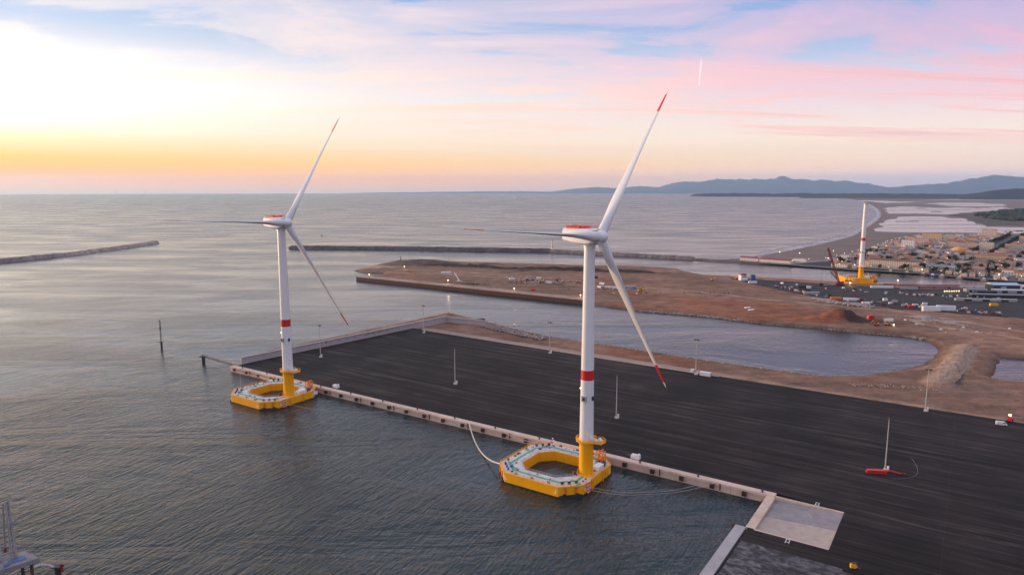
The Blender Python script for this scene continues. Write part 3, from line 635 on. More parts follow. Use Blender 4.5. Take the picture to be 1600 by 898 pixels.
# low wooded headland across the bay, and the mountain ranges far behind it
def ridge(name, pts, m, depth, z_under=-60., jit=0., seed=0, steps=26):
    """pts: (x, y, crest height above sea level) - a real ridge with flanks falling away on both sides"""
    random.seed(seed); vs = []; fs = []; dense = []
    for a, b in zip(pts[:-1], pts[1:]):
        for k in range(steps): t = k/steps; dense.append(tuple(a[i]+(b[i]-a[i])*t for i in range(3)))
    dense.append(pts[-1]); prof = [(-1,0), (-.7,.22), (-.42,.55), (-.18,.86), (0,1), (.3,.85), (1,0)]
    k = len(prof)
    for x, y, hh in dense:
        r = math.hypot(x, y); ux_, uy_ = x/r, y/r
        for o, q in prof:
            d = o*depth; n_ = noise.fractal(Vector((x/depth*4.2, y/depth*2.0+o*.9, seed)), .8, 2.1, 6)
            X, Y = x+ux_*d, y+uy_*d
            vs.append((X, Y, max(z_under, (hh*q)*(1+n_*jit*(1 if abs(o) < .9 else 0))+(z_under if q == 0 else 0))+drop(X, Y)))
    n = len(dense)
    for i in range(n-1):
        for q in range(k-1): fs.append((i*k+q, (i+1)*k+q, (i+1)*k+q+1, i*k+q+1))
    return setting(MB().add(vs, fs).build(name, m, smooth=180))
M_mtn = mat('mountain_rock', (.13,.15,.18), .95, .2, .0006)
M_head = mat('headland_scrub', (.02,.026,.028), .95, .4, .003)
M_cliff = mat('headland_cliff', (.22,.17,.15), .95, .3, .01)
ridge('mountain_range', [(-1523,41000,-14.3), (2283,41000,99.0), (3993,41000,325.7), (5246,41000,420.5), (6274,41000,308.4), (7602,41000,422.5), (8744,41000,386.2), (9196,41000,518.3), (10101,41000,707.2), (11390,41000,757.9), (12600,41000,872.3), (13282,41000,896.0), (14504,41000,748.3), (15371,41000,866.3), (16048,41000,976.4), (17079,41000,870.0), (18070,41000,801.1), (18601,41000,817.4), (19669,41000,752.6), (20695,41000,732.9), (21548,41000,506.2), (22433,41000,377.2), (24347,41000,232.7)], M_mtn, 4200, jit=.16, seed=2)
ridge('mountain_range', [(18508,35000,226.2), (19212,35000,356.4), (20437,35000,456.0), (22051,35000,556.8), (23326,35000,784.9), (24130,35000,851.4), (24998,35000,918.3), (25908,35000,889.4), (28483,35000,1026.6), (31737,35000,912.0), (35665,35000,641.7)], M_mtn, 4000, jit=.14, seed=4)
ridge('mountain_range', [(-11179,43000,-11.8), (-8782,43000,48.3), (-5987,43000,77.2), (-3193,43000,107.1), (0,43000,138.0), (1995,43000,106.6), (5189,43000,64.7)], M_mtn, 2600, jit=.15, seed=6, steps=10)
ridge('headland', [(4017,15500,17.6), (4035,15300,47.2), (4317,15000,62.7), (4809,14800,72.0), (5385,14500,62.8), (5801,14200,72.3), (6499,14000,68.5), (6945,13600,75.7), (7409,13300,70.0), (8088,13000,65.0), (8933,13000,61.1), (10140,13000,67.5), (12070,13000,82.3)], M_head, 900, z_under=-8, jit=.18, seed=8)
ridge('headland', [(7021,10800,65.8), (7318,10800,101.8), (7616,10800,133.9), (7914,10800,160.0), (8412,10800,186.3), (9213,10800,187.3), (10524,10800,119.6)], M_head, 1400, z_under=-8, jit=.12, seed=9)
ridge('headland', [(3810,14700,6.8), (4069,14600,18.5), (4445,14500,22.2), (4816,14400,17.8), (5181,14300,8.3)], M_cliff, 160, z_under=-4, jit=.25, seed=10, steps=8)
ridge('low_shore', [(4934,11800,14.3), (5614,11400,25.1), (6133,11000,19.1), (6475,10400,20.0), (7084,10300,17.9), (7963,10200,14.3), (9480,10200,16.0)], M_wood, 420, z_under=-3, jit=.4, seed=12, steps=14)

# ---------------------------------------------------------------- floating wind turbines
def octo(hx, hy, c): return [(-hx+c,-hy), (hx-c,-hy), (hx,-hy+c), (hx,hy-c), (hx-c,hy), (-hx+c,hy), (-hx,hy-c), (-hx,-hy+c)]
HUBZ = 118.3; TX, TY = 18.3, -2.0; DK = 5.0
BL = [(0,2.25,2.25), (.03,2.25,2.25), (.08,2.3,2.1), (.14,2.6,1.35), (.2,2.85,.9), (.28,2.7,.66), (.4,2.2,.46), (.52,1.75,.34), (.65,1.35,.25), (.78,1.02,.18), (.836,.88,.155), (.90,.72,.13), (.96,.5,.10), (.985,.32,.06), (1.0,.06,.02)]
def blade_part(r0, r1, n=14):
    mb = MB(); secs = [b for b in BL if r0-1e-6 <= b[0] <= r1+1e-6]; vs = []
    for f, c, t in secs:
        z = 1.6+f*81.4; tw = RAD(9*(1-f)**1.6 - 3); pre = 5.6*f**1.5; sh = -.25*max(0, c-2.2)
        for i in range(n):
            a = 2*math.pi*i/n; x = c*math.cos(a)+sh*1.5; y = t*math.sin(a)*(1-.35*max(0, -math.cos(a))*(0 if c == t else 1))
            vs.append((x*math.cos(tw)-y*math.sin(tw)+pre, x*math.sin(tw)+y*math.cos(tw), z))
    k = len(secs)
    fs = [(q*n+i, q*n+(i+1) % n, (q+1)*n+(i+1) % n, (q+1)*n+i) for q in range(k-1) for i in range(n)]
    fs += [tuple(range(n-1, -1, -1)), tuple(range((k-1)*n, k*n))]
    return mb.add(vs, fs)
def rail(mb, pts, z, h=1.15, step=2.2, r=.05, closed=True):
    n = len(pts)
    for i in range(n if closed else n-1):
        a, b = Vector((*pts[i], z)), Vector((*pts[(i+1) % n], z)); L = (b-a).length; k = max(1, int(L/step))
        for j in range(k):
            p = a+(b-a)*(j/k); mb.box((p.x, p.y, z+h/2), (r*2, r*2, h))
        for hh in (h, h*.55):
            m_ = (a+b)/2; mb.box((m_.x, m_.y, z+hh), (L, r*2, r*2), math.atan2(b.y-a.y, b.x-a.x))
def floater(root, seed, full=True):
    random.seed(seed)
    o_, i_ = octo(23.6,22.9,8.6), octo(14.3,14.1,6.0)
    hull = MB().ring(o_, i_, -8.5, DK).build('hull', M_yel, root)
    # waterline band of growth and rubbing strip
    MB().ring(octo(23.68,22.98,8.62), octo(23.4,22.7,8.6), -1-(0 if full else 6), .42-(0 if full else 5.6)).build('boot_top', mat('boot_top',(.05,.035,.015),.7,.4,.3), hull)
    MB().ring(octo(23.72,23.02,8.64), octo(23.3,22.6,8.6), DK-.5, DK+.12).build('deck_edge', M_yel, hull)
    for a, b in zip(o_, o_[1:]+o_[:1]):      # plate seams on the hull sides
        L_ = math.dist(a, b); k_ = int(L_//9.5); an = math.atan2(b[1]-a[1], b[0]-a[0])
        for j_ in range(1, k_): MB().box((a[0]+(b[0]-a[0])*j_/k_, a[1]+(b[1]-a[1])*j_/k_, 2.4),(.10,.05,4.0),an).build('plate_seam', M_yel, hull)
        MB().box(((a[0]+b[0])/2, (a[1]+b[1])/2, 2.7),(L_-.3,.06,.10),an).build('plate_seam', M_yel, hull)
    deck = MB().ring(octo(23.2,22.5,8.4), octo(14.5,14.3,6.1), DK-.2, DK+.06).build('deck', M_deck, root)
    MB().ring(octo(19.6,18.9,6.6), octo(18.0,17.3,6.0), DK+.05, DK+.085).build('walkway', M_green, deck)
    for a, b, w, h_ in ((-14.6,-15.6,4.6,1.4), (21.4,-15.4,1.4,4.2), (-16.6,15.4,1.4,4), (14.0,15.9,5,1.4)): MB().box((a,b,DK+.075),(w,h_,.05)).build('walkway', M_green, deck)
    mb = MB(); rail(mb, octo(23.3,22.6,8.5), DK, 1.2, 2.6); mb.build('outer_railing', M_yel, root)
    mb = MB(); rail(mb, octo(14.6,14.4,6.1), DK, 1.2, 2.2); mb.build('inner_railing', M_galv, root)
    for (x, y, rz, f) in ((-14.4,-22.93,0,1), (13.9,-22.93,0,-1), (23.63,-12.8,RAD(90),1), (23.63,12.8,RAD(90),-1)):   # white draught corner marks
        MB().box((0,0,2.6),(.5,.08,1.7)).box((.55*f,0,1.85),(1.3,.085,.42)).build('draught_mark', M_white, hull, loc=(x,y,0), rz=rz)
    # mooring fairleads and chain stoppers in the chamfered corners
    for cx_, cy_, rz in ((19.4,-18.7,RAD(45)), (-19.4,-18.7,RAD(-45)), (-19.4,18.7,RAD(45)), (19.4,18.7,RAD(-45))):
        MB().box((0,0,.25),(10.8,1.3,1.4)).box((-3,-.0,1.2),(1.6,1.1,.6)).box((3,0,1.2),(1.6,1.1,.6)).build('fairlead_beam', M_dark, hull, loc=(cx_,cy_,0), rz=rz)
        for s in (-3.4, 0, 3.4):
            ca, sa = math.cos(rz), math.sin(rz); x, y = cx_*.9+s*ca, cy_*.9+s*sa
            MB().box((0,0,.55),(1.0,.9,1.1)).cyl((-.7,0,.9),(.7,0,.9),.45,n=8).build('chain_stopper', random.choice([M_dark, M_dark, M_rust, M_blue]), deck, loc=(x,y,DK), rz=rz)
        for s in (-2.6, 2.4):
            ca, sa = math.cos(rz), math.sin(rz); q = 1 if cy_ < 0 else -1; n_ = (sa*q, -ca*q)
            MB().box((0,0,3.1),(1.3,.5,2.6)).cyl((0,0,1.7),(0,0,4.4),.3,n=8).build('hawse_frame', M_orange, hull, loc=(cx_+s*ca+n_[0]*.1, cy_+s*sa+n_[1]*.1, 0), rz=rz)
    # bollards and deck clutter
    bm = MB().cyl((-.45,0,0),(-.45,0,.9),.24,n=8).cyl((.45,0,0),(.45,0,.9),.24,n=8).box((0,0,.06),(1.8,.8,.12)).mesh('double_bollard', M_dark, 40)
    for x, y, rz in ((-22,-9,1.57), (-22,0,1.57), (-22,8,1.57), (-9,-21.4,0), (0,-21.4,0), (9,-21.4,0), (-9,21.3,0), (1,21.3,0), (10,21.3,0), (22.2,10,1.57)): link('double_bollard', bm, deck, (x,y,DK+.05), rz)
    cols = [M_rust, M_galv, M_white, M_blue, M_orange, M_dark, M_crane, M_rust, M_galv]
    spots = []
    while len(spots) < 46:
        x, y = random.uniform(-22,22), random.uniform(-21,21)
        if max(abs(x),abs(y)) < 15.6 or abs(x)+abs(y) > 33.5 or math.hypot(x-TX,y-TY) < 5 or 17.6 < max(abs(x),abs(y)) < 19.9: continue
        if any(math.dist((x,y),s) < 1.9 for s in spots): continue
        spots.append((x,y)); w, d, h = random.uniform(.4,1.7), random.uniform(.4,1.1), random.uniform(.2,.9); k = random.random(); rz = random.choice((0,1.57,.6))
        mb = MB()
        if k < .45: mb.box((0,0,h/2),(w,d,h)).box((0,0,h+.04),(w*.8,d*.8,.1))
        elif k < .75: mb.lathe([(.55,0),(.55,.1),(.4,.14),(.4,.3),(.5,.34)], 9)
        else: mb.lathe([(.12,0),(.12,h*.8),(.3,h*.8),(.3,h*.8+.15)], 8)
        mb.build(('equipment_box','manhole','vent_pipe')[0 if k < .45 else 1 if k < .75 else 2], random.choice(cols), deck, loc=(x,y,DK+.05), rz=rz)
    # transition piece with its work platform
    tp = MB().lathe([(3.45,DK-.3),(3.4,7),(3.36,21.4),(3.5,21.4),(3.5,21.9)], 36, (TX,TY)).build('transition_piece', M_yel, root, smooth=35)
    MB().lathe([(4.3,DK),(4.3,DK+.35),(3.6,DK+.6)], 36, (TX,TY)).build('base_flange', M_yel, tp, smooth=35)
    MB().box((TX-3.5*.75, TY-3.5*.7, DK+1.6),(1.2,.5,2.4), rz=RAD(45)).build('door', mat('door_amber',(.55,.22,.01)), tp)
    MB().box((TX-3.9, TY-3.6, DK+.7),(1.3,.9,1.4), rz=.7).cyl((TX-4.6,TY-3.8,DK+1),(TX-3.4,TY-4.6,DK+1),.8,n=10).build('cable_reel', M_rust, tp)
    pl = [(TX+5.0*math.cos(a)+ (0), TY+5.0*math.sin(a)) for a in [RAD(k) for k in range(40, 330, 15)]]
    ext = [(TX+5.0*math.cos(RAD(330)), TY+5*math.sin(RAD(330))), (TX+8.6, TY-1.6), (TX+9.0, TY+2.6), (TX+5.0*math.cos(RAD(40))+2.5, TY+5*math.sin(RAD(40))+1.6)]
    plat = MB().prism(pl+ext, 21.6, 22.0).build('work_platform', M_yel, root)
    mb = MB(); rail(mb, pl+ext, 22.0, 1.2, 1.6, .06); mb.build('railing', M_yel, plat)
    for k in range(10):
        a = 2*math.pi*k/10; MB().cyl((TX+3.35*math.cos(a),TY+3.35*math.sin(a),20.2),(TX+4.9*math.cos(a),TY+4.9*math.sin(a),21.65),.12,n=6).build('bracket', M_yel, plat)
    for x, y in ((5.6,-1.2), (7.4,.2), (6.2,1.6)): MB().cyl((TX+x,TY+y-.75,22.95),(TX+x,TY+y+.75,22.95),.62,n=12).box((TX+x,TY+y,22.15),(1.0,1.3,.3)).build('life_raft', M_white, plat, smooth=40)
    MB().cyl((TX+4.2,TY-2.2,22),(TX+4.2,TY-2.2,24.2),.32,n=8).cyl((TX+4.3,TY-2.2,23.4),(TX+1.3,TY-4.4,28.2),.42,.14,n=8).box((TX+4.3,TY-2.1,24.2),(1.0,.8,.9)).build('davit_crane', M_white, plat)
    # red and white boat landing on the hull side
    bl_ = MB()
    for y in (-11.4, -9.9):
        for k in range(9): bl_.cyl((24.5,y,-1+.8*k),(24.5,y,-.2+.8*k),.36,n=8,mat=k % 2)
    for k in range(7): bl_.box((24.5,-10.65,.2+k*.8),(.12,1.5,.12),mat=1)
    for z in (1.0, 4.2):
        for y in (-11.4,-9.9): bl_.cyl((23.4,y,z),(24.5,y,z),.16,n=6)
    bl_.build('boat_landing', [M_white, M_red], root)
    for y in (-6.6, -5.4, 4.8): MB().cyl((24.2,y,-.5),(24.2,y,DK+.3),.22,n=8).cyl((23.4,y,3),(24.2,y,3),.12,n=6).build('cable_tube', M_yel, hull)
    # orange winch rig and white store beside the tower
    rg = MB()
    for x, y in ((15.6,13.6),(19.2,13.6),(15.6,17),(19.2,17)): rg.box((x,y,DK+2.6),(.35,.35,5.2))
    for z in (1.6,3.4,5.0): rg.box((17.4,13.6,DK+z),(3.9,.28,.28)).box((17.4,17,DK+z),(3.9,.28,.28)).box((15.6,15.3,DK+z),(.28,3.6,.28)).box((19.2,15.3,DK+z),(.28,3.6,.28))
    rg.cyl((16,15.3,DK+1.6),(18.8,15.3,DK+1.6),1.1,n=12).cyl((16.4,14.2,DK+3),(18.2,16.6,DK+6.2),.35,n=8).build('winch_rig', M_orange, root)
    MB().box((20.8,6.2,DK+1.0),(3.0,5.6,1.9)).box((20.8,6.2,DK+2.0),(3.2,5.8,.15)).build('store_container', M_white, root)
    MB().box((20.9,11.5,DK+.9),(1.6,2.2,1.6)).build('generator', M_dark, root)
    ms = MB()
    for k in range(6): ms.cyl((-13.4+(k % 2)*0,20.2,DK+k*.7),(-13.4,20.2,DK+.7+k*.7),.34,n=8,mat=k % 2)
    for k in range(3): ms.box((-13.4+(-1)**k*.7,20.2,DK+.8+k),(.9,.9,.5),mat=(k+1) % 2)
    ms.build('marker_mast', [M_red, M_white], root)
    MB().cyl((-19.5,-12.0,DK),(-19.5,-12.0,DK+11 if seed == 2 else DK+3),.09,n=6).box((-19.5,-12,DK+.3),(1.1,1.1,.6)).build('whip_mast', M_galv, root)
    if full:
        MB().box((0,0,0),(.1,3.4,2.2)).box((-.4,0,-1.2),(.9,3.6,.2)).build('access_panel', M_white if seed == 2 else M_yel, root, loc=(23.9,15.2 if seed == 2 else 9.6,3.4))
    return root
def towerpart(root, ztop, bands=((51.6,56.3),), lo=3.34, hi=2.45):
    z0 = 21.9; rad = lambda z: lo+(hi-lo)*((z-z0)/(117-z0))
    zs = [z0]+[z0+(ztop-z0)*k/6 for k in range(1, 6)]+[ztop]
    t = MB().lathe([(rad(z), z) for z in zs], 40, (TX,TY)).build('tower', M_white, root, smooth=35)
    for a, b in bands: MB().lathe([(rad(a)+.012,a),(rad(b)+.012,b)], 40, (TX,TY)).build('red_band', M_red, t, smooth=35)
    for z in (45, 68, 92):
        if z < ztop-4: MB().lathe([(rad(z)+.03,z),(rad(z)+.03,z+.22)], 40, (TX,TY)).build('flange_seam', M_blade, t, smooth=35)
    # navigation equipment round the tower: grey cabinet facing out, dark sensors on both flanks
    for a, nm, d, m in ((-86,'cabinet',(1.0,2.3,2.2),M_galv), (-12,'fog_horn',(.9,.9,1.9),M_dark), (-165,'fog_horn',(.7,.8,1.6),M_dark)):
        a = RAD(a)-UA*0; r = rad(43)+d[0]/2-.1
        mb = MB().box((0,0,0), d)
        if nm == 'cabinet': mb.box((.1,0,1.15),(1.1,2.5,.14)).box((.5,0,-.1),(.06,1.2,1.4),mat=1).box((0,0,-1.2),(1.3,2.6,.12))
        mb.build(nm, [m, M_dark], t, loc=(TX+r*math.cos(a), TY+r*math.sin(a), 43.0), rz=a)
    MB().ball((TX-rad(48)*.8, TY-rad(48)*.7, 47.4), .35).build('marine_lantern', mat('lantern_amber',(.9,.55,.1),.4,0,1,emit=(1,.6,.2),estr=3), t)
    return t
def turbine(u, v, seed, label, yaw, roll):
    YAW = RAD(yaw)-UA; TILT = Matrix.Rotation(RAD(-5),4,'Y'); OH = 6.5
    root = thing('floating_wind_turbine', label, 'wind turbine', (*Q(u,v), 0), UA, 'floating wind turbines moored at the quay')
    floater(root, seed); towerpart(root, 116.0)
    nac = MB(); prof = []
    for x, w, zb, zt in ((-12.4,3.0,-1.6,3.1), (-11.7,3.6,-2.4,3.7), (-5,3.9,-3.3,3.9), (3.5,3.9,-3.6,3.9), (5.6,3.4,-3.2,3.4), (6.2,2.8,-2.8,2.8)):
        b = .9; prof.append([(x,-w+b,zb),(x,w-b,zb),(x,w,zb+b),(x,w,zt-b),(x,w-b,zt),(x,-w+b,zt),(x,-w,zt-b),(x,-w,zb+b)])
    vs = [p for s in prof for p in s]; fs = [(q*8+i, q*8+(i+1) % 8, q*8+8+(i+1) % 8, q*8+8+i) for q in range(5) for i in range(8)]+[tuple(range(7,-1,-1)), tuple(range(40,48))]
    vs = [(x-2.4,y,z) for x,y,z in vs]
    n = nac.add(vs, fs).lathe([(2.75,-4.9),(2.75,-3.2)], 28).build('nacelle', M_white, root, smooth=25); n.matrix_local = Matrix.Translation((TX,TY,HUBZ)) @ Matrix.Rotation(YAW,4,'Z')
    MB().box((4.6,0,3.9),(2.4,3.6,.5)).build('roof_hatch', M_white, n)
    hf = MB()      # red helicopter hoist fence on the rear of the roof
    for y in (-3.3, 3.3):
        for k in range(8): hf.box((-11.6+k*1.1, y, 4.45),(.62,.08,1.1)).box((-11.6+k*1.1, y, 4.1),(1.1,.06,.3))
        hf.box((-7.7,y,5.1),(8.6,.14,.14))
    hf.box((-12.0,0,4.4),(.08,6.6,1.2)).box((-3.4,0,4.4),(.08,6.6,1.0)).box((-7.7,0,3.9),(8.6,6.6,.1))
    hf.build('hoist_fence', M_red, n)
    hf = MB()
    for y in (-3.0, 3.0):
        for k in range(6): hf.box((-3.4+k*1.25,y,4.55),(.35,.08,1.3))
        hf.box((-.4,y,5.2),(6.6,.1,.1))
    hf.build('roof_railing', M_red, n)
    MB().cyl((-12.6,0,3.8),(-12.6,0,6.6),.08,n=6).cyl((-12.6,.8,3.8),(-12.6,.8,6.1),.06,n=6).build('wind_vane', M_galv, n)
    h = MB(); pr = [(2.55,6.2),(2.75,7.2),(2.75,10.2),(2.35,11.4),(1.5,12.3),(.5,12.75)]; k_ = 24
    vs = [(z, r*math.cos(2*math.pi*i/k_), r*math.sin(2*math.pi*i/k_)) for r, z in pr for i in range(k_)]
    fs = [(q*k_+i, q*k_+(i+1) % k_, (q+1)*k_+(i+1) % k_, (q+1)*k_+i) for q in range(5) for i in range(k_)]+[tuple(range(5*k_,6*k_)), tuple(range(k_-1,-1,-1))]
    hb_ = h.add(vs, fs).build('hub', M_white, root, smooth=35); hb_.matrix_local = Matrix.Translation((TX,TY,HUBZ)) @ Matrix.Rotation(YAW,4,'Z') @ TILT @ Matrix.Translation((-2.4,0,0))
    for j, phi in enumerate((-30, -150, 90)):
        b = blade_part(0, .836).build('blade', M_blade, root, smooth=60)
        M_ = Matrix.Translation((TX,TY,HUBZ)) @ Matrix.Rotation(YAW,4,'Z') @ TILT @ Matrix.Translation((OH,0,0)) @ Matrix.Rotation(RAD(phi+roll),4,'X')
        b.matrix_local = M_
        blade_part(.836, .96).build('red_band', M_red, b, smooth=60)
        blade_part(.96, 1.0).build('tip', M_blade, b, smooth=60)
    return root
turbine(-163.2, 280.2, 1, 'nearer and larger of the two complete wind turbines, on a yellow floater beside the quay', -49.7, -4.45)
turbine(-385.2, 282.0, 2, 'farther complete wind turbine, on a yellow floater near the far left end of the quay', -38.0, -3.0)
# unfinished turbine across the basin: floater and tower only
x3, y3 = (513.1,992.9)
t3 = thing('unfinished_wind_turbine', 'white tower without rotor standing on a yellow floater beside the red crane', 'wind turbine', (x3+2.5, y3+18.5, 6.0), RAD(-97))
floater(t3, 5, False); towerpart(t3, 112.5, ((59.5,64.0),)); MB().lathe([(2.9,112.4),(2.9,113.4)], 24, (TX,TY)).build('tower_cover', M_galv, t3)

# ---------------------------------------------------------------- mooring lines
def sagline(name, label, a, b, sag, r, n=18, extra=None):
    pts = []
    for k in range(n+1):
        t = k/n; z = a[2]+(b[2]-a[2])*t-sag*4*t*(1-t); sw = (extra or 0)*math.sin(math.pi*t)
        pts.append((a[0]+(b[0]-a[0])*t+sw*V[0]*-1, a[1]+(b[1]-a[1])*t+sw*V[1]*-1, max(z, .12)))
    return lab(MB().tube(pts, r, 6).build(name, M_rope, smooth=60), label, 'rope', 'mooring lines')
def P3(u, v, z): return (*Q(u,v), z)
sagline('mooring_line', 'thick pale hose curving from the quay to the near floater\'s left corner', P3(-237,306,4.4), P3(-185.5,264.5,5.2), 4.4, .36, 24, 3)
sagline('mooring_line', 'rope from the quay edge to the back corner of the near floater', P3(-215,305.6,4.4), P3(-181.5,301.5,5.3), 2.2, .16)
sagline('mooring_line', 'left one of two thin lines right of the near floater', P3(-139.5,266,5.0), P3(-93,305.4,4.4), 4.9, .07)
sagline('mooring_line', 'right one of two thin lines right of the near floater', P3(-139.5,263,5.0), P3(-90,305.4,4.4), 5.1, .07)
sagline('mooring_line', 'rope from the quay edge to the back corner of the far floater', P3(-441,305.6,4.4), P3(-407,299,5.3), 2.4, .16)
sagline('mooring_line', 'long slack rope right of the far floater', P3(-364,268,4.8), P3(-283,305.4,4.4), 4.9, .07)

# ---------------------------------------------------------------- light masts on the yard
def mast_proto(base=True):
    r = link('light_mast', None)
    MB().lathe([(.36,.4),(.30,9),(.17,26.4)], 12).build('pole', M_galv, r, smooth=40)
    MB().box((0,0,.55),(1.7,1.7,1.1),taper=.9).box((0,0,1.15),(1.2,1.2,.12)).build('footing', mat('white_concrete',(.6,.58,.56),.8,.1), r)
    MB().box((1.1,.25,1.2),(.9,.8,2.4)).box((1.1,.25,2.45),(1.0,.9,.1)).build('control_cabinet', M_white, r)
    hd = MB().cyl((0,0,26.3),(0,0,26.7),.5,n=12).box((0,0,26.5),(3.8,.14,.14)).box((0,0,26.5),(.14,2.6,.14)).build('lamp_ring', M_dark, r)
    for x, y in ((-1.8,0),(1.8,0),(-.9,.9),(.9,.9),(-.9,-.9),(.9,-.9)): MB().box((0,0,0),(.75,.55,.4)).box((0,0,-.24),(.6,.4,.08),mat=1).build('floodlight', [M_dark, M_glass], hd, loc=(x,y,26.3))
    return r
mp = mast_proto()
MASTS = [(-434.3,363.9,'slim light mast on the yard, just right of the farther turbine'), (-427.9,483.4,'light mast at the far corner of the yard near the sea wall'), (-294.3,364.5,'light mast standing alone on the yard midway between the turbines'),
         (-285.7,480.0,'light mast at the back fence, left of the nearer tower'), (-168.8,362.2,'light mast on the yard just right of the nearer tower'), (-162.2,484.0,'light mast at the back fence beside the white site cabin'), (-15.8,481.3,'light mast near the basin end at the back edge of the yard'), (-26.4,365.0,'light mast with a red beam lying round its foot')]
for k, (u, v, l) in enumerate(MASTS):
    o = mp if k == 0 else copy_tree(mp)
    o.location = (*Q(u,v), QZ); o.rotation_euler = (0,0,UA+RAD(random.uniform(-20,20))); lab(o, l, 'light mast', 'light masts on the asphalt yard')
# red spreader beam lying at the foot of the nearest mast
sb = thing('spreader_beam', 'long red steel beam lying at the foot of the nearest light mast', 'beam', (*Q(-27.2,360.6), QZ), UA+RAD(26))
MB().box((-2.4,0,.8),(8.2,1.9,1.5)).box((-2.4,0,1.62),(8.6,2.2,.12)).box((-6.8,0,.8),(1.2,1.5,1.2),taper=.7).build('beam_body', M_red, sb)
MB().tube([(1.6,0,1.3),(4,.1,1.5),(6,-.2,.9),(8,-.4,.6)], .4, 8).build('drawbar', M_red, sb)
MB().tube([(9.3+.95*math.cos(a),-.6+.95*math.sin(a),.75) for a in [k*math.pi/6 for k in range(13)]], .2, 6).build('towing_ring', M_crane, sb)
lab(MB().tube([(*Q(-23+9*math.sin(t*2.6)+t*1.5, 356+34*t-6*math.sin(t*3.1)), QZ+.06) for t in [k/24 for k in range(25)]], .07, 5).build('cable', mat('grey_cable',(.2,.18,.18))), 'thin grey cable looped on the asphalt right of the nearest mast', 'cable')

# fence along the back of the yard
fn = thing('site_fence', 'long pale mesh fence along the back edge of the asphalt yard', 'fence', (0,0,0), 0)
pm = MB().box((0,0,.3),(2.9,.5,.6))
for k in range(9): pm.box((-1.4+k*.35,0,1.6),(.12,.08,2.2))
for z in (.65, 2.45): pm.box((0,0,z),(2.95,.08,.1))
pm = pm.mesh('fence_panel', mat('fence_grey',(.58,.52,.48),.7,.15))
fa, fb = Vector(Q(-438,492.6)), Vector(Q(-146,487.4)); nf_ = 98
for k in range(nf_):
    p = fa+(fb-fa)*((k+.5)/nf_); link('fence_panel', pm, fn, (p.x, p.y, QZ), math.atan2((fb-fa).y,(fb-fa).x)+random.uniform(-.03,.03))

# ---------------------------------------------------------------- small plant builders
def container(label, loc, rz, m, size=(6.1,2.44,2.6), cat='container', name='container', group=None):
    t = thing(name, label, cat, loc, rz, group); L, W, H_ = size
    mb = MB().box((0,0,H_/2+.1),(L,W,H_-.1)); k = int(L/.6)
    for i in range(k):
        for s in (-1, 1): mb.box((-L/2+.3+i*.6, s*(W/2+.03), H_/2+.1),(.28,.06,H_-.5))
    mb.build('body', m, t)
    MB().box((0,0,H_+.08),(L+.08,W+.08,.1)).build('roof', m, t)
    for s in (-1, 1): MB().box((L/2+.04, s*W*.24, H_/2+.1),(.06,W*.44,H_-.4)).build('door', M_galv, t)
    return t
def car(label, loc, rz, m, van=False, cat=None, group=None):
    t = thing('parked_van' if van else 'parked_car', label, cat or ('van' if van else 'car'), loc, rz, group); L = 5.4 if van else 4.4
    b = MB()
    if van: prof = [(-2.7,.45),(2.7,.45),(2.7,1.1),(2.35,1.3),(1.7,2.2),(1.3,2.35),(-2.65,2.35)]
    else: prof = [(-2.2,.4),(2.2,.4),(2.2,.8),(1.2,.95),(.5,1.45),(-1.2,1.45),(-2.0,.95),(-2.2,.9)]
    n = len(prof); b.add([(x,s,z) for s in (-.92,.92) for x,z in prof], [tuple(range(n-1,-1,-1)), tuple(range(n,2*n))]+[(i,(i+1)%n,n+(i+1)%n,n+i) for i in range(n)])
    b.build('body', m, t)
    if van: MB().box((1.98,0,1.75),(.12,1.6,.6)).box((1.1,0,1.8),(1.0,1.88,.5)).build('windows', M_glass, t)
    else: MB().box((-.3,0,1.2),(1.9,1.87,.34)).build('windows', M_glass, t)
    for x in (-L*.31, L*.31):
        for s in (-.85,.85): MB().cyl((x,s-.1,.36),(x,s+.1,.36),.36,n=12).build('wheel', M_tyre, t)
    return t
def excavator(label, loc, rz, m, cat='excavator'):
    t = thing('excavator', label, cat, loc, rz)
    for s in (-1.1,1.1): MB().box((0,s,.5),(4.2,.6,1.0)).build('track', M_tyre, t)
    MB().box((-.4,0,1.75),(3.6,2.6,1.2)).box((-1.6,0,2.5),(1.4,2.4,.5)).build('body', m, t)
    c = MB().box((.8,.75,2.9),(1.5,1.1,1.7)).build('cab', M_glass, t)
    MB().box((.8,.75,3.8),(1.6,1.2,.12)).build('cab_roof', m, c)
    a = MB().cyl((1.2,-.2,2.0),(4.0,-.2,5.4),.38,.32,n=6).cyl((4.0,-.2,5.4),(6.2,-.2,2.6),.3,.22,n=6).build('boom', m, t)
    MB().box((6.1,-.2,1.7),(1.0,1.3,1.3),taper=.6).build('bucket', M_rust, t); return t
def loader(label, loc, rz, m):
    t = thing('wheel_loader', label, 'loader', loc, rz)
    MB().box((-1.2,0,1.7),(3.6,2.3,1.3)).box((1.2,0,1.4),(2,1.6,.9)).build('body', m, t); MB().box((-.2,0,2.9),(1.5,1.5,1.5)).build('cab', M_glass, t)
    for x in (-1.9,1.7):
        for s in (-1.15,1.15): MB().cyl((x,s-.3,.85),(x,s+.3,.85),.85,n=12).build('wheel', M_tyre, t)
    MB().cyl((1.5,.7,2),(3.6,.7,1),.2,n=6).cyl((1.5,-.7,2),(3.6,-.7,1),.2,n=6).build('lift_arms', m, t)
    MB().box((4.0,0,.8),(1.2,2.8,1.2),taper=.75).build('bucket', m, t); return t
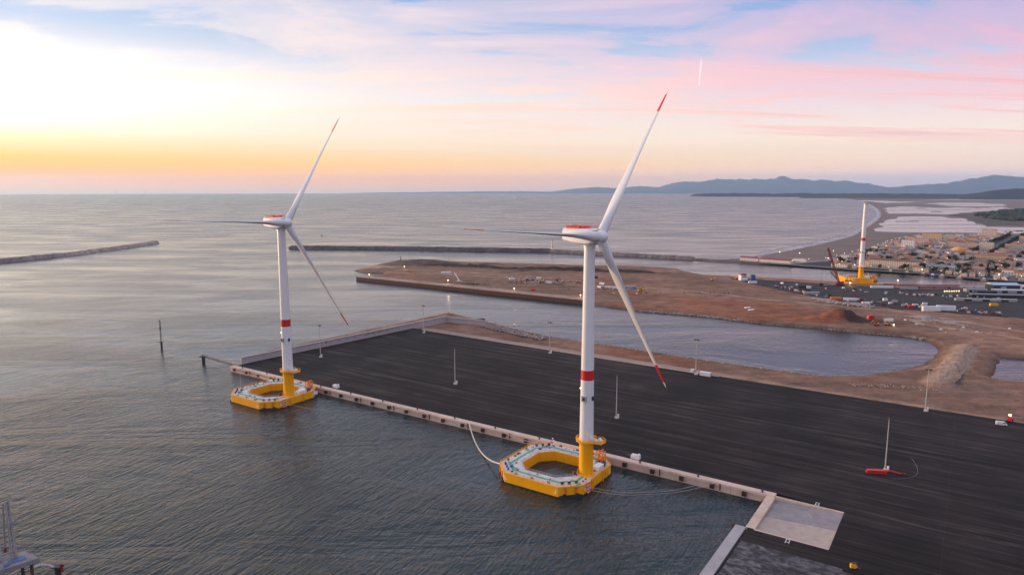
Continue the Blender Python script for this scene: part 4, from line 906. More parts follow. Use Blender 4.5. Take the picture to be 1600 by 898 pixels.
def lattice(mb, a, b, w, bays, r=.16, taper=1.0, mat_=0):
    a = Vector(a); b = Vector(b); d = (b-a).normalized(); s = d.cross(Vector((0,0,1)));  s = s.normalized() if s.length > .01 else Vector((1,0,0)); t = d.cross(s)
    def cor(f):
        p = a+(b-a)*f; k = w*(1+(taper-1)*f); return [p+s*k*i+t*k*j for i, j in ((-1,-1),(1,-1),(1,1),(-1,1))]
    for k in range(bays):
        c0, c1 = cor(k/bays), cor((k+1)/bays)
        for i in range(4):
            mb.cyl(c0[i], c1[i], r, r, 4, mat_, False); mb.cyl(c0[i], c1[(i+1) % 4], r*.7, r*.7, 4, mat_, False); mb.cyl(c0[i], c0[(i+1) % 4], r*.7, r*.7, 4, mat_, False)
    return mb
def work_light(label, loc, m, h=9., glow=None):
    t = thing('work_light', label, 'work light', loc, 0, 'lit work lights in the port')
    MB().cyl((0,0,0),(0,0,h),.14,n=6).box((0,0,.4),(1.4,1.4,.8)).build('pole', M_galv, t)
    MB().ball((0,0,h+.4), .62, (1.2,.8,.8)).build('lamp', m, t)
    if glow:
        ld = bpy.data.lights.new('work_light_lamp','POINT'); ld.energy = glow*.15; ld.color = (1,.82,.42); ld.shadow_soft_size = 1.0
        link('lamp_glow', ld, t, (0,-1.4,h+.2))
    return t
P2 = lambda p, z=3.1: (p[0], p[1], z)
# vehicles and boxes on the asphalt yard
def tank_trailer(label, u, v):
    t = thing('mooring_unit', label, 'winch unit', (*Q(u,v), QZ), UA)
    MB().box((0,0,.9),(4.6,2.2,1.4)).box((-.6,0,1.9),(3.0,2.0,.7)).build('housing', M_white, t); MB().cyl((1.5,-1,2.1),(1.5,1,2.1),.75,n=12).build('drum', M_white, t)
    MB().box((-3.6,0,.7),(1.8,1.6,1.4)).build('power_pack', M_dark, t)
tank_trailer('white shore winch unit on the quay just right of the nearer floater', -133.5, 310.6); tank_trailer('white shore winch unit on the quay just right of the farther floater', -357, 311.5)
container('white site cabin at the back fence beside a light mast', (*Q(-155,484.5),QZ), UA, M_white, (8,2.6,2.8), 'cabin', 'site_cabin')
container('small white box left of the white site cabin at the back fence', (*Q(-166,488),QZ), UA, M_white, (2.4,2,2.6), 'box', 'storage_box')
car('white van parked at the back right edge of the asphalt yard', (*Q(22.5,476),QZ), UA+.2, M_white, True)
tl = thing('telehandler', 'red telehandler with yellow lights at the far right edge of the yard', 'telehandler', (*Q(27,487.5),QZ), UA+RAD(80))
MB().box((0,0,1.3),(5,2.2,1.2)).box((-1.5,.3,2.2),(1.6,1.6,.8)).build('body', M_red, tl); MB().box((.3,.6,2.6),(1.6,1.1,1.5)).build('cab', M_glass, tl)
MB().cyl((-2,-.4,2.6),(3.6,-.4,3.2),.35,n=6).build('boom', M_crane, tl); MB().box((.2,.3,3.7),(1.2,1.2,.7)).build('beacon', M_lampG, tl)
for x in (-1.7,1.7):
    for s in (-1.1,1.1): MB().cyl((x,s-.25,.7),(x,s+.25,.7),.7,n=12).build('wheel', M_tyre, tl)
fl = thing('forklift', 'small yellow machine on the dark strip beside the crushed stone', 'forklift', (*Q(-26.3,260.4),QZ), UA+.5)
MB().box((0,0,.8),(2.2,1.3,1.0)).box((-.7,0,1.5),(.8,1.2,.5)).build('body', mat('machine_yellow',(.75,.42,.02)), fl)
MB().box((.2,0,2.2),(1.3,1.1,.1)).box((-.4,.5,1.75),(.1,.1,.9)).box((-.4,-.5,1.75),(.1,.1,.9)).box((.8,.5,1.75),(.1,.1,.9)).box((.8,-.5,1.75),(.1,.1,.9)).build('overhead_guard', M_dark, fl)
MB().box((1.4,.4,1.3),(.12,.15,2.4)).box((1.4,-.4,1.3),(.12,.15,2.4)).box((1.9,0,.2),(1.0,.9,.1)).build('mast', M_dark, fl)
for x in (-.7,.8):
    for s in (-.6,.6): MB().cyl((x,s-.12,.32),(x,s+.12,.32),.32,n=10).build('wheel', M_tyre, fl)

# footbridge to a dolphin off the quay end, and the harbour beacon
dp = thing('mooring_dolphin', 'dark mooring dolphin with a footbridge off the far left quay end', 'dolphin', (*(-252.5,544.5),0), 0)
MB().cyl((0,0,-2),(0,0,4.2),1.3,n=14).box((0,0,4.5),(5.2,3.4,.6)).cyl((-.6,0,4.8),(-.6,0,6.1),.4,n=8).build('pile_cap', M_dark, dp)
q0 = Vector((0,0,4.6)); q1 = Vector((*Q(-467,308),4.2))-Vector((*(-252.5,544.5),0)); fb_ = MB()
lattice(fb_, q0+Vector((0,0,.2)), q1+Vector((0,0,.2)), .55, 16, .09); fb_.build('footbridge', M_dark, dp)
rb = MB()
for k in range(19):
    p = q0+(q1-q0)*(k/18); rb.box((p.x,p.y,p.z+1.3),(.1,.1,1.3))
rb.build('bridge_railing', M_dark, dp)
bc = thing('harbour_beacon', 'thin lattice beacon on a dark pile standing in the water at left', 'beacon', (*(-313.5,597.0),0), 0)
MB().cyl((0,0,-2),(0,0,4.6),.9,n=12).build('pile', M_dark, bc); MB().box((0,0,4.9),(3.4,3.0,.35)).build('platform', M_dark, bc)
mb = MB(); lattice(mb, (0,0,5),(0,0,23.5), .38, 12, .075); mb.build('lattice_mast', M_dark, bc); MB().box((0,0,17),(1.1,1.1,1.4)).build('radar_reflector', M_dark, bc)
MB().box((-.2,0,23.6),(1.8,.7,.2)).cyl((.2,0,23.6),(.2,0,25),.22,n=8).cyl((-.6,0,23.6),(-.6,0,24.4),.2,n=8).build('lantern', M_dark, bc)
lh = thing('lighthouse', 'slim red and white banded light tower on the dark breakwater', 'lighthouse', (*(91.6,1560.1),4.5), 0)
for k in range(6): MB().cyl((0,0,k*3.3),(0,0,k*3.3+3.3),1.5-.1*k,1.4-.1*k,n=12).build('tower_ring', M_red if k % 2 else M_white, lh)
MB().cyl((0,0,19.8),(0,0,21.4),.9,n=10).cyl((0,0,21.4),(0,0,22.4),1.0,.1,n=10).build('lantern', M_red, lh)

# ---------------------------------------------------------------- jetty with loading arms, lower left corner
jc = Vector((*(-172.4,232.5), 0)); je1 = (Vector((*(-180.5,224.1), 0))-jc).normalized(); je2 = (Vector((*(-184.9,239.7), 0))-jc).normalized()
jt = thing('jetty_platform', 'grey concrete jetty platform cut by the lower left corner of the photo', 'jetty')
c4 = [jc, jc+je2*10.5, jc+je2*10.5+je1*34, jc+je1*34]
MB().prism([(p.x,p.y) for p in c4], 5.4, 7.0).build('deck_slab', mat('jetty_concrete',(.24,.225,.235),.85,.25,.3), jt)
for a in (2, 12, 22):
    for b in (1.6, 8.6):
        p = jc+je1*a+je2*b; MB().cyl((p.x,p.y,-3),(p.x,p.y,5.5),.55,n=10).build('pile', M_rust, jt)
for a, b, w, d, h in ((5,4,5,3.2,.35), (12,6,3,2,1.4), (17,3.5,4,2.4,1.0), (9,2,1.6,1.2,.8), (15,8,3,1.6,2.0)):
    p = jc+je1*a+je2*b; MB().box((p.x,p.y,7+h/2),(w,d,h),math.atan2(je1.y,je1.x)).build('equipment_box', random.choice([M_concg, M_galv, M_blue]), jt)
rl = MB()
for a in range(0, 34, 2):
    for e in (0, 10.4):
        p = jc+je1*a+je2*e; rl.box((p.x,p.y,7.55),(.08,.08,1.1))
for e in (.1, 10.4):
    p = jc+je1*17+je2*e; rl.box((p.x,p.y,8.1),(34,.07,.07),math.atan2(je1.y,je1.x))
rl.build('railing', M_galv, jt)
for k, (a, b, hh, lbl) in enumerate(((4.5,8.6,21.5,'right one of the tall loading arms on the corner jetty'), (9.0,8.8,19.0,'middle one of the tall loading arms on the corner jetty'), (14.5,8.9,12.5,'left one of the loading arms on the corner jetty, cut by the photo edge'))):
    p = jc+je1*a+je2*b; la = thing('loading_arm', lbl, 'loading arm', (p.x,p.y,7.0), math.atan2(je2.y,je2.x), 'loading arms on the jetty')
    mm = mat('arm_lilac_grey',(.27,.24,.26),.6,.3,.5)
    MB().lathe([(.7,0),(.5,.5),(.42,hh*.62)], 10).build('riser', mm, la)
    fr = MB(); lattice(fr, (-1.1,0,.3),(-.3,0,hh), .8, 9, .16, .6); fr.build('support_frame', M_galv, la)
    MB().cyl((0,0,hh*.62),(-.4,0,hh),.4,.3,n=8).cyl((-.4,0,hh),(2.2,.3,hh*.93),.3,n=8).cyl((2.2,.3,hh*.93),(3.6,.6,hh*.12),.26,n=8).build('inner_arm', mm, la)
    MB().cyl((3.6,.6,hh*.12),(3.6,.6,hh*.04),.42,n=8).build('coupling', M_crane, la)
    MB().box((-1.8,0,hh*.62),(1.2,1.6,1.2)).build('counterweight', mm, la)
bd = jc-je1*.5-je2*3.2
bdl = thing('mooring_dolphin', 'dark fender dolphin with a red cap off the corner jetty', 'dolphin', (bd.x+3.6,bd.y+.6,0), 0)
MB().cyl((0,0,-2),(0,0,3.6),1.0,n=12).box((0,0,3.9),(3.6,2.2,.6)).build('pile', M_dark, bdl); MB().cyl((1.6,-.3,2.0),(1.6,-.3,5.2),.55,n=10).build('fender', M_crane, bdl)
MB().tube([(-1,-.6,4.0),(-2.6,-1.4,5.4),(-4.4,-2.4,6.0),(-6,-3.2,5.6)], .5, 8).build('walkway_arch', M_galv, bdl)

# ---------------------------------------------------------------- peninsula building site
work_light('lit lamp near the tip of the peninsula, farthest left', P2((-186.4,1175.6)), M_lampG, 4, 2500)
work_light('lit lamp on the peninsula quay left of the small telescopic crane', P2((-93.7,989.4)), M_lampW, 5, 5000)
work_light('lit yellow lamp on the peninsula quay right of the telescopic crane', P2((3.0,918.0)), M_lampG, 3, 3000)
work_light('lit yellow lamp at the right end of the peninsula quay', P2((87.7,863.6)), M_lampG, 2.4, 2000)
work_light('lit lamp at the seaward end of the peninsula quay', P2((-227.7,1080.6)), M_lampG, 2.0, 2000)
tc_ = thing('telescopic_crane', 'small crane with raised pale boom on the peninsula quay', 'crane', P2((-78.1,1006.4)), RAD(140))
MB().box((0,0,1.4),(9,2.6,1.4)).box((2,0,2.6),(2.6,2.4,1.2)).build('carrier', M_galv, tc_); MB().cyl((1,0,3),(11,0,14),.6,.35,n=6).build('boom', M_white, tc_)
for x in (-3,-1,1.6,3.4):
    for s in (-1.1,1.1): MB().cyl((x,s-.25,.6),(x,s+.25,.6),.6,n=10).build('wheel', M_tyre, tc_)
excavator('orange excavator near the lit lamp on the peninsula tip', P2((-169.7,1130.4)), 2.4, M_orange)
excavator('dark excavator at the heart of the peninsula, left of the tower', P2((67.1,1013.4)), .5, M_rust)
excavator('yellow excavator working among containers left of the tower', P2((45.7,1006.4)), 1.2, mat('machine_yellow',(.75,.42,.02)))
loader('yellow loader right of the white compound beyond the tower', P2((173.0,912.2)), .4, MATS['machine_yellow']); loader('second yellow loader close behind the first, right of the white compound', P2((180.1,926.7)), 1.9, MATS['machine_yellow'])
excavator('bright yellow excavator alone on the open ground of the peninsula', P2((303.2,1024.0)), .2, MATS['machine_yellow']); excavator('yellow excavator beside the white and red tower house', P2((344.0,1042.3)), 2.2, MATS['machine_yellow'])
container('white container lying alone on the left of the peninsula', P2((-108.3,1113.3)), .2, M_white, (16,3,2.6))
container('red container near the right end of the peninsula quay', P2((29.7,920.8)), -.4, M_red)
container('pale container on the peninsula right of the crane', P2((0.0,1034.8)), .3, M_white, (9,3,2.8)); container('dark container standing just right of the tower', P2((130.0,1049.7)), .3, M_dark, (5,3,3.2))
for k, (p_, s, m, l) in enumerate((((41.4,1042.2),8,M_white,'white cabin at the top of the site compound'), ((24.1,1020.4),6,M_rust,'rusty container left in the site compound'), ((31.7,1016.2),6,M_rust,'rusty container next to the rust one in the compound'), ((54.5,992.8),9,M_white,'white flat cabin low in the compound'), ((11.6,1024.0),6,M_crane,'red-brown container at the left of the compound'),
        ((122.6,944.7),7,M_white,'small white cabin left in the white compound'), ((138.3,941.6),16,M_white,'long white shed in the white compound'), ((165.6,944.7),14,M_galv,'grey shed at the right of the white compound'), ((170.2,935.6),6,M_blue,'blue container right of the grey shed'), ((130.8,979.5),9,M_white,'white container behind the long shed'))):
    container(l, P2(p_), RAD(-34+random.uniform(-25,25)), m, (s,3,2.9), 'container' if m not in (M_white,) else 'cabin', 'site_container')
sm = MB(); random.seed(23); smm = [M_conc, M_rust, M_galv, M_crane, M_rust, M_concg, M_dark]
for cx0, cy0, wx, wy, n_ in ((*(42.9,1006.4),60,14,90), (*(141.9,935.6),50,10,40), (*(-51.3,986.1),26,7,24), (*(220.8,895.4),90,8,22), (*(-10.1,1064.9),50,14,14)):
    for _ in range(n_):
        x, y = cx0+random.gauss(0,.45)*wx, cy0+random.gauss(0,.45)*wy; w_, d_, h_ = random.uniform(.8,3.4), random.uniform(.6,1.8), random.uniform(.4,1.6)
        sm.box((x,y,3.1+h_/2),(w_,d_,h_),random.uniform(0,3.1),random.randrange(7),random.uniform(.7,1))
setting(sm.build('construction_materials', smm), 'stuff', 'scattered building materials on the peninsula site', 'materials')
dm_ = MB()
for _ in range(170):
    t_, q_ = random.random(), random.random(); a_, b_ = ((378.5,963.6), (404.3,869.7)) if random.random() < .3 else ((441.5,932.2), (633.6,834.1)) if random.random() < .5 else ((419.7,834.0), (555.6,738.5))
    x, y = a_[0]+(b_[0]-a_[0])*t_+random.uniform(-14,14), a_[1]+(b_[1]-a_[1])*t_+random.uniform(-16,10)
    if not inside1((x,y), YARD): continue
    w_, d_, h_ = random.uniform(.8,6), random.uniform(.8,2.4), random.uniform(.4,2.4); dm_.box((x,y,3.2+h_/2),(w_,d_,h_),random.choice((-.15,1.4,random.uniform(0,3))),random.randrange(7),random.uniform(.75,1))
setting(dm_.build('dock_materials', smm), 'stuff', 'small stacked goods strewn over the dock', 'materials')
# row of tetrapod-like concrete units stored in rows
for k in range(14):
    o = lab(MB().box((0,0,1.1),(1.6,1.6,2.2),taper=.6).box((0,0,.5),(2.6,.9,1.0)).build('concrete_unit', mat('unit_concrete',(.34,.27,.24)), loc=P2(((49.1,998.2)[0]+((78.4,983.4)[0]-(49.1,998.2)[0])*k/14, (49.1,998.2)[1]+((78.4,983.4)[1]-(49.1,998.2)[1])*k/14+2.2*(k % 2))), rz=k*.7), 'small concrete armour unit in the stored row left of the tower', 'concrete block', 'stored armour units')
for k, p_ in enumerate(((412.8,684.0),((419.7,679.2)),((434.8,688.9)),((422.1,658.9)),((450.0,680.8)),((437.5,657.4)),((450.1,668.1)),((440.1,647.0)),((458.3,665.0)),((448.4,645.6)),((452.8,641.2)),((459.6,641.3)),((491.7,662.0)),((432.2,613.7)),((417.5,642.7)),((414.5,707.5)))):
    lab(MB().box((0,0,.6),(2.4,1.6,1.2),rz=k,taper=.92).box((.2,0,1.3),(1.4,1.0,.3),rz=k).build('marker_block', M_rockl if k % 3 else M_white, loc=P2(p_)), 'pale concrete block dotted on the brown ground right of the rust soil heap', 'concrete block', 'blocks beside the dirt tracks')
for k, (p_, l) in enumerate((((222.0,1130.5),'white pipe heap beside the dark mounds'), ((274.6,784.3),'upper white slab on the brown ground'), ((274.0,769.7),'lower white slab on the brown ground'))):
    lab(MB().box((0,0,.5),(9,2.6,.9),rz=.3,taper=.8).box((2.5,1.2,.4),(4,2,.7),rz=.6).build('slab_stack', M_white, loc=P2(p_), rz=.2), l, 'slab')
excavator('orange dump truck beside the rust soil heap', P2((370.0,680.8)), 3.3, M_orange); loader('yellow loader with lights right of the orange truck', P2((381.9,682.4)), 0, MATS['machine_yellow'])
container('red container behind the dark trench by the soil heap', P2((381.7,714.5)), .2, M_red, (7,3,4)); container('white cabin behind the yellow loader', P2((393.2,700.6)), .1, M_white, (9,3,3), 'cabin', 'site_cabin')
work_light('lit lamp right of the yellow loader at the basin shore', P2((384.0,674.4)), M_lampW, 1.6, 1200)

# ---------------------------------------------------------------- dock yard across the basin
YZ = 3.2
cr = thing('crawler_crane', 'dark red crawler crane with raised lattice boom left of the unfinished turbine', 'crane', (*(470.1,970.2), YZ), 0)
for s in (-3.4,3.4): MB().box((0,s,.9),(10,1.6,1.8)).build('track', M_tyre, cr)
MB().box((0,0,3.2),(9,4.6,2.8)).box((4,0,5.2),(3,3,2)).build('house', M_crane, cr)
mb = MB(); lattice(mb, (-1,0,4),(-21,-2,54), 1.1, 22, .26, .75); mb.build('main_boom', M_crane, cr)
mb = MB(); lattice(mb, (1,0,4),(-13,2,19), .8, 8, .22, .6); mb.build('back_mast', M_crane, cr)
MB().cyl((-13,2,19),(-21,-2,54),.14,n=4).cyl((-13,2,19),(-27,2,4),.14,n=4).cyl((-27.4,0,3),(-25.5,-1,26),.16,n=4).build('pendant_lines', M_dark, cr)
MB().box((-27,1,1.6),(6,5,3.2)).build('counterweight_tray', M_dark, cr); MB().box((-12,1,1.0),(24,1.6,.6)).build('stabiliser_beam', M_galv, cr)
lbm = thing('crane_boom', 'long red lattice boom laid flat on the dock right of the unfinished turbine', 'crane boom', (*(522.2,950.8), YZ), math.atan2((624.2,941.5)[1]-(522.2,950.8)[1], (624.2,941.5)[0]-(522.2,950.8)[0]))
mb = MB(); lattice(mb, (0,0,3.4),(math.dist((624.2,941.5),(522.2,950.8)),0,3.0), 1.5, 30, .34); mb.build('lattice', M_crane, lbm)
for k in range(6): MB().box((8+k*20,0,.9),(1.5,3.4,1.8)).build('trestle', M_dark, lbm)
MB().cyl((119,0,3),(124,0,.4),.3,n=6).build('boom_head', M_crane, lbm)
work_light('bright white floodlight right of the unfinished turbine', (*(549.6,963.7), YZ), M_lampW, 8, 9000); work_light('floodlight glaring on the left side of the yellow floater', (*(483.2,966.9), YZ), M_lampW, 4, 9000)
for k in range(7): work_light('one of a row of lit lamps on the dock right of the lying boom', ((578.5,902.8)[0]+((601.9,904.5)[0]-(578.5,902.8)[0])*k/7, (578.5,902.8)[1]+((601.9,904.5)[1]-(578.5,902.8)[1])*k/7, YZ), M_lampG, 1.6, 500 if k % 3 == 0 else None)
sh = thing('dock_shed', 'dark shed with a pale blue roof at the right end of the dock', 'shed', (*(676.5,932.3), YZ), RAD(-6))
MB().box((0,0,3.5),(34,20,7)).build('wall', mat('shed_dark',(.05,.05,.06)), sh); r_ = MB().add([(-17.6,-10.6,7),(17.6,-10.6,7),(17.6,0,9.6),(-17.6,0,9.6),(-17.6,10.6,7),(17.6,10.6,7)], [(0,1,2,3),(3,2,5,4),(0,3,4),(1,5,2)]).build('roof', mat('shed_roof',(.42,.52,.60)), sh)
MB().box((-4,-10.1,2.6),(7,.3,5.2)).build('door', M_galv, sh)
def lowshed(label, p, rz, size, wm, rm):
    t = thing('warehouse', label, 'warehouse', (p[0],p[1],YZ), rz); L, W, h = size
    MB().box((0,0,h/2),(L,W,h)).build('wall', wm, t); MB().add([(-L/2-.4,-W/2-.4,h),(L/2+.4,-W/2-.4,h),(L/2+.4,0,h+W*.1),(-L/2-.4,0,h+W*.1),(-L/2-.4,W/2+.4,h),(L/2+.4,W/2+.4,h)], [(0,1,2,3),(3,2,5,4),(0,3,4),(1,5,2)]).build('roof', rm, t)
    for k in range(3): MB().box((-L*.3+k*L*.3,-W/2-.05,h*.4),(L*.12,.2,h*.7)).build('door', M_dark, t)
M_roofw = mat('roof_white',(.55,.54,.54)); M_roofg = mat('roof_grey',(.25,.25,.27))
lowshed('low white roofed warehouse in front of the dark shed', (674.0,900.0), RAD(-8), (60,10,4), M_concg, M_roofw); lowshed('long grey roofed warehouse right of the dock lamps', (627.8,859.3), RAD(-10), (80,9,4), M_dark, M_roofg)
lowshed('white warehouse at the right edge of the photo beyond the dock', (710.8,926.3), RAD(-6), (40,14,6), M_white, M_roofw); lowshed('low pale shed right of the lying boom end', (623.4,908.6), RAD(-8), (26,9,4), M_concg, M_roofg)
lowshed('long thin pale canopy across the right of the dock', (584.4,831.6), RAD(-8), (70,3.5,3), M_concg, M_roofw)
lowshed('small dark warehouse by the lit row of lamps', (625.5,891.5), RAD(-8), (24,8,4), M_dark, M_dark)
tw = thing('tower_house', 'white house with a red top standing beside the channel water', 'house', (*(350.6,1027.2), 3), RAD(10))
MB().box((0,0,4),(11,8,8)).build('wall', M_white, tw); MB().box((0,0,8.8),(8,6,1.8)).box((0,0,10),(9,7,.5)).build('roof', M_crane, tw); MB().box((0,-4.05,6.2),(7,.1,1.2)).build('window', M_glass, tw)
bt = thing('storage_tank', 'dark blue tank right of the white and red house', 'tank', (*(366.5,1030.9), 3), 0); MB().lathe([(4,0),(4,7.5),(3.7,7.9)], 20).build('shell', M_blue, bt, smooth=30); MB().lathe([(3.8,7.9),(1,8.6),(.2,8.7)], 20).build('roof', M_dark, bt)
for k, (p_, L, m, l) in enumerate((((405.4,843.9),13,M_orange,'orange container on the dock left of the white tank trailer'), ((420.9,836.4),18,M_white,'long white trailer on the dock below the unfinished turbine'), ((353.5,993.7),12,M_white,'white container near the blue tank'), ((411.0,947.6),18,M_dark,'dark stack of pipes on the dock left of the crane'),
        ((413.7,941.4),6,M_white,'white container at the end of the dark pipe stack'), ((394.3,888.6),20,M_galv,'grey container row at the dock edge'), ((424.6,807.9),9,M_white,'white tent-like cabin at the dock edge'), ((517.0,944.6),30,M_white,'long white crate below the unfinished turbine'), ((547.5,932.3),22,M_galv,'grey crate row under the lying boom'), ((494.4,766.4),19,M_white,'big white container block at the dock edge'),
        ((475.2,762.3),20,M_white,'low white container left of the big white block'), ((464.9,783.4),7,M_red,'red container on the dock left of the white block'), ((474.4,792.1),6,M_white,'small white container beside the red one'), ((491.1,801.1),5,M_white,'small white cabin standing alone on the dock'), ((570.2,796.6),9,MATS['machine_yellow'],'yellow container on the right of the dock'), ((465.6,819.6),6,M_galv,'small grey container in the middle of the dock'), ((461.7,834.0),5,M_white,'small white box in the middle of the dock'))):
    container(l, (*p_, YZ), RAD(-12+random.uniform(-12,12)), m, (L,3 if L < 15 else 3.6,3.0 if 'big' not in l else 5.5), 'container', 'dock_container')
mc = thing('mobile_crane', 'small dark red mobile crane beside the long white trailer', 'crane', (*(431.6,834.0), YZ), RAD(150)); MB().box((0,0,1.5),(9,2.8,1.6)).build('carrier', M_crane, mc); mb = MB(); lattice(mb,(0,0,2.5),(9,0,9),.7,6,.2); mb.build('boom', M_crane, mc)
for x in (-3,0,3):
    for s in (-1.2,1.2): MB().cyl((x,s-.25,.7),(x,s+.25,.7),.7,n=10).build('wheel', M_tyre, mc)
random.seed(8)
for k, p_ in enumerate((((510.3,770.6)),((511.3,764.4)),((514.4,760.3)),((519.6,774.8)),((510.5,752.2)),((523.4,752.2)),((516.9,754.2)),((519.9,753.4)))): car('car parked in the cluster right of the big white container block', (*p_, YZ), random.uniform(-.6,.6), [M_white, M_dark, M_blue, M_galv, M_dark][k % 5], group='cars parked on the dock')
for k, p_ in enumerate((((394.0,986.9)),((375.8,963.6)),((408.6,970.1)),((435.8,935.3)),((460.4,938.3)),((401.9,864.4)),((388.6,897.0)),((461.4,843.9)),((455.8,810.2)),((467.0,805.6)))): car('vehicle standing on the open dock left of the big white container block', (*p_, YZ), random.uniform(0,3), [M_white, M_galv, M_white, M_dark][k % 4], k % 2 == 0, cat='vehicle', group='vehicles scattered on the dock')

# ---------------------------------------------------------------- town beyond the channel
WALLC = [mat('stucco_cream',(.66,.54,.44),.9,.15,.3), mat('stucco_white',(.76,.72,.68),.9,.1,.3), mat('stucco_pink',(.58,.42,.36),.9,.15,.3), mat('stucco_grey',(.42,.38,.37),.9,.15,.3), mat('stucco_ochre',(.60,.44,.30),.9,.15,.3)]
ROOFC = [mat('roof_tile_red',(.34,.15,.09),.9,.3,.5), mat('roof_tile_brown',(.17,.105,.08),.9,.3,.5), mat('roof_tile_pale',(.42,.25,.175),.9,.3,.5), M_roofg]
WN, RN = ['cream','white','pinkish','grey','ochre'], ['red tiled','brown tiled','pale tiled','flat grey']
def house_meshes(L, W, h, gable, seed):
    w = MB().box((0,0,h/2),(L,W,h)); r = MB(); o = .5
    if gable:
        k = W*.22; w.add([(-L/2,-W/2,h),(-L/2,W/2,h),(-L/2,0,h+k),(L/2,-W/2,h),(L/2,W/2,h),(L/2,0,h+k)], [(0,2,1),(3,4,5)])
        r.add([(-L/2-o,-W/2-o,h-.1),(L/2+o,-W/2-o,h-.1),(L/2+o,0,h+k+.15),(-L/2-o,0,h+k+.15),(-L/2-o,W/2+o,h-.1),(L/2+o,W/2+o,h-.1)], [(0,1,2,3),(3,2,5,4)]).box((L*.28,W*.15,h+k*.9),(.8,.8,1.6))
    else: r.box((0,0,h+.2),(L+.3,W+.3,.4)).box((L*.2,0,h+1.0),(3,3,1.4))
    g_ = MB()
    for fl_ in range(max(1, int(h/3))):
        n = max(2, int(L/3.4))
        for k in range(n):
            x = -L/2+(k+.5)*L/n
            for s in (-1, 1): g_.box((x, s*(W/2+.02), fl_*3+1.7),(1.1,.1,1.4))
        for s in (-1, 1): g_.box((s*(L/2+.02), 0, fl_*3+1.7),(.1,1.1,1.4))
    return w, r, g_
VAR = []; random.seed(31)
for k in range(26):
    if k < 20: L, W, h, gb = random.uniform(6.5,10.5), random.uniform(6,8.5), random.choice((3.4,4.2,5.6,6.2,6.4)), k % 5 != 4
    else: L, W, h, gb = random.uniform(15,24), random.uniform(9,12), random.choice((7.5,9.5,8.4)), k % 2 == 0
    w, r, g_ = house_meshes(L, W, h, gb, k); wi = k % 5; ri = (k//2) % 3 if gb else 3
    VAR.append((L, W, h, wi, ri, w, r, g_, w.mesh('wall', WALLC[wi]), r.mesh('roof', ROOFC[ri]), g_.mesh('windows', M_glass), k >= 20))
TOWN = [(575.1,1230.0), (603.4,1184.8), (667.0,1145.5), (690.9,1127.7), (728.2,1074.9), (779.5,1030.5), (843.3,990.2), (1279.1,1416.4), (1808.8,2011.2), (1506.6,2010.3), (1321.5,2015.3), (1165.4,1974.2), (1058.0,1868.4), (918.6,1675.8), (777.7,1488.0), (669.4,1362.7)]
ta, tb = Vector((603.4,1184.8)), Vector((779.5,1030.5)); td = (tb-ta).normalized(); tn_ = Vector((-td.y, td.x)); TRZ = math.atan2(td.y, td.x)
AVE = [(996.8,1444.0), (1195.8,1676.3), (1502.0,2029.7)]
LMARK = []   # footprints kept clear for the landmark buildings
def landmark(label, p, L, W, h, wm, rm, rz=None, cat='building', name='town_building', bands=False, gable=False):
    t = thing(name, label, cat, (p[0],p[1],2.3), TRZ if rz is None else rz); LMARK.append((p[0], p[1], max(L,W)*.55+6))
    w, r, g_ = house_meshes(L, W, h, gable, 0); w.build('wall', wm, t); r.build('roof', rm, t)
    setting(g_.build('windows', M_glass, t), 'stuff')
    if bands:
        for z in range(int(h/3)): MB().box((0,-W/2-.6,z*3+3.0),(L,1.4,.5)).build('balcony', M_white, t)
    return t
landmark('long beige quayside apartment block left of centre in the town', (663.4,1180.0), 74, 14, 15, WALLC[0], ROOFC[1], gable=True); landmark('beige quayside block behind the unfinished turbine', (632.1,1214.6), 26, 12, 12, WALLC[0], ROOFC[0], gable=True)
landmark('modern quayside block with white balcony bands', (722.6,1142.9), 42, 12, 11, WALLC[3], M_roofg, bands=True); landmark('white five-storey block at the far left of the town', (921.5,1585.0), 26, 14, 20, WALLC[1], M_roofg)
landmark('pink apartment block right of the white five-storey block', (1008.4,1676.0), 28, 14, 19, WALLC[2], M_roofg); landmark('large rounded block at the back of the town lit in orange', (1095.6,1777.9), 44, 22, 24, WALLC[4], ROOFC[0])
landmark('long low pale hall in the back rows of the town', (1048.9,1568.2), 74, 18, 11, WALLC[2], ROOFC[2], gable=True); landmark('tall block standing over the lagoon edge of the town', (1365.7,1956.3), 34, 18, 24, WALLC[0], ROOFC[0])
landmark('ochre terrace of houses on the right of the town', (917.2,1302.0), 52, 12, 11, WALLC[4], ROOFC[0], gable=True); landmark('tall white quayside house at the right edge of the town', (786.3,1071.0), 20, 11, 11, WALLC[1], ROOFC[0], gable=True)
landmark('white quayside house right of the tall white one', (791.9,1055.4), 16, 11, 9, WALLC[0], ROOFC[0], gable=True); landmark('pale quayside house with pink walls in the town front row', (759.5,1107.9), 20, 11, 10, WALLC[2], ROOFC[2], gable=True)
landmark('pale block left of the dark avenue', (1058.0,1519.3), 26, 16, 20, WALLC[0], M_roofg); landmark('pale flat block right of the dark avenue', (1116.6,1503.8), 46, 16, 14, WALLC[0], ROOFC[2], gable=True); landmark('small quayside house with a steep roof beside the long beige block', (687.5,1147.4), 13, 11, 7, WALLC[0], ROOFC[0], gable=True)
landmark('lone white cube building at the left edge of the town', (637.5,1301.7), 16, 12, 13, WALLC[1], M_roofg)
landmark('red roofed white quay house left of the crane boom', (586.3,1214.6), 26, 10, 6, WALLC[1], ROOFC[0], gable=True)
landmark('long red roofed shed on the mole, left one', (462.1,1319.3), 36, 11, 6, WALLC[1], mat('shed_roof_red',(.30,.06,.05)), gable=True, cat='shed', name='harbour_shed'); landmark('long red roofed shed on the mole, right one', (498.4,1284.3), 58, 11, 5.5, WALLC[1], MATS['shed_roof_red'], gable=True, cat='shed', name='harbour_shed')
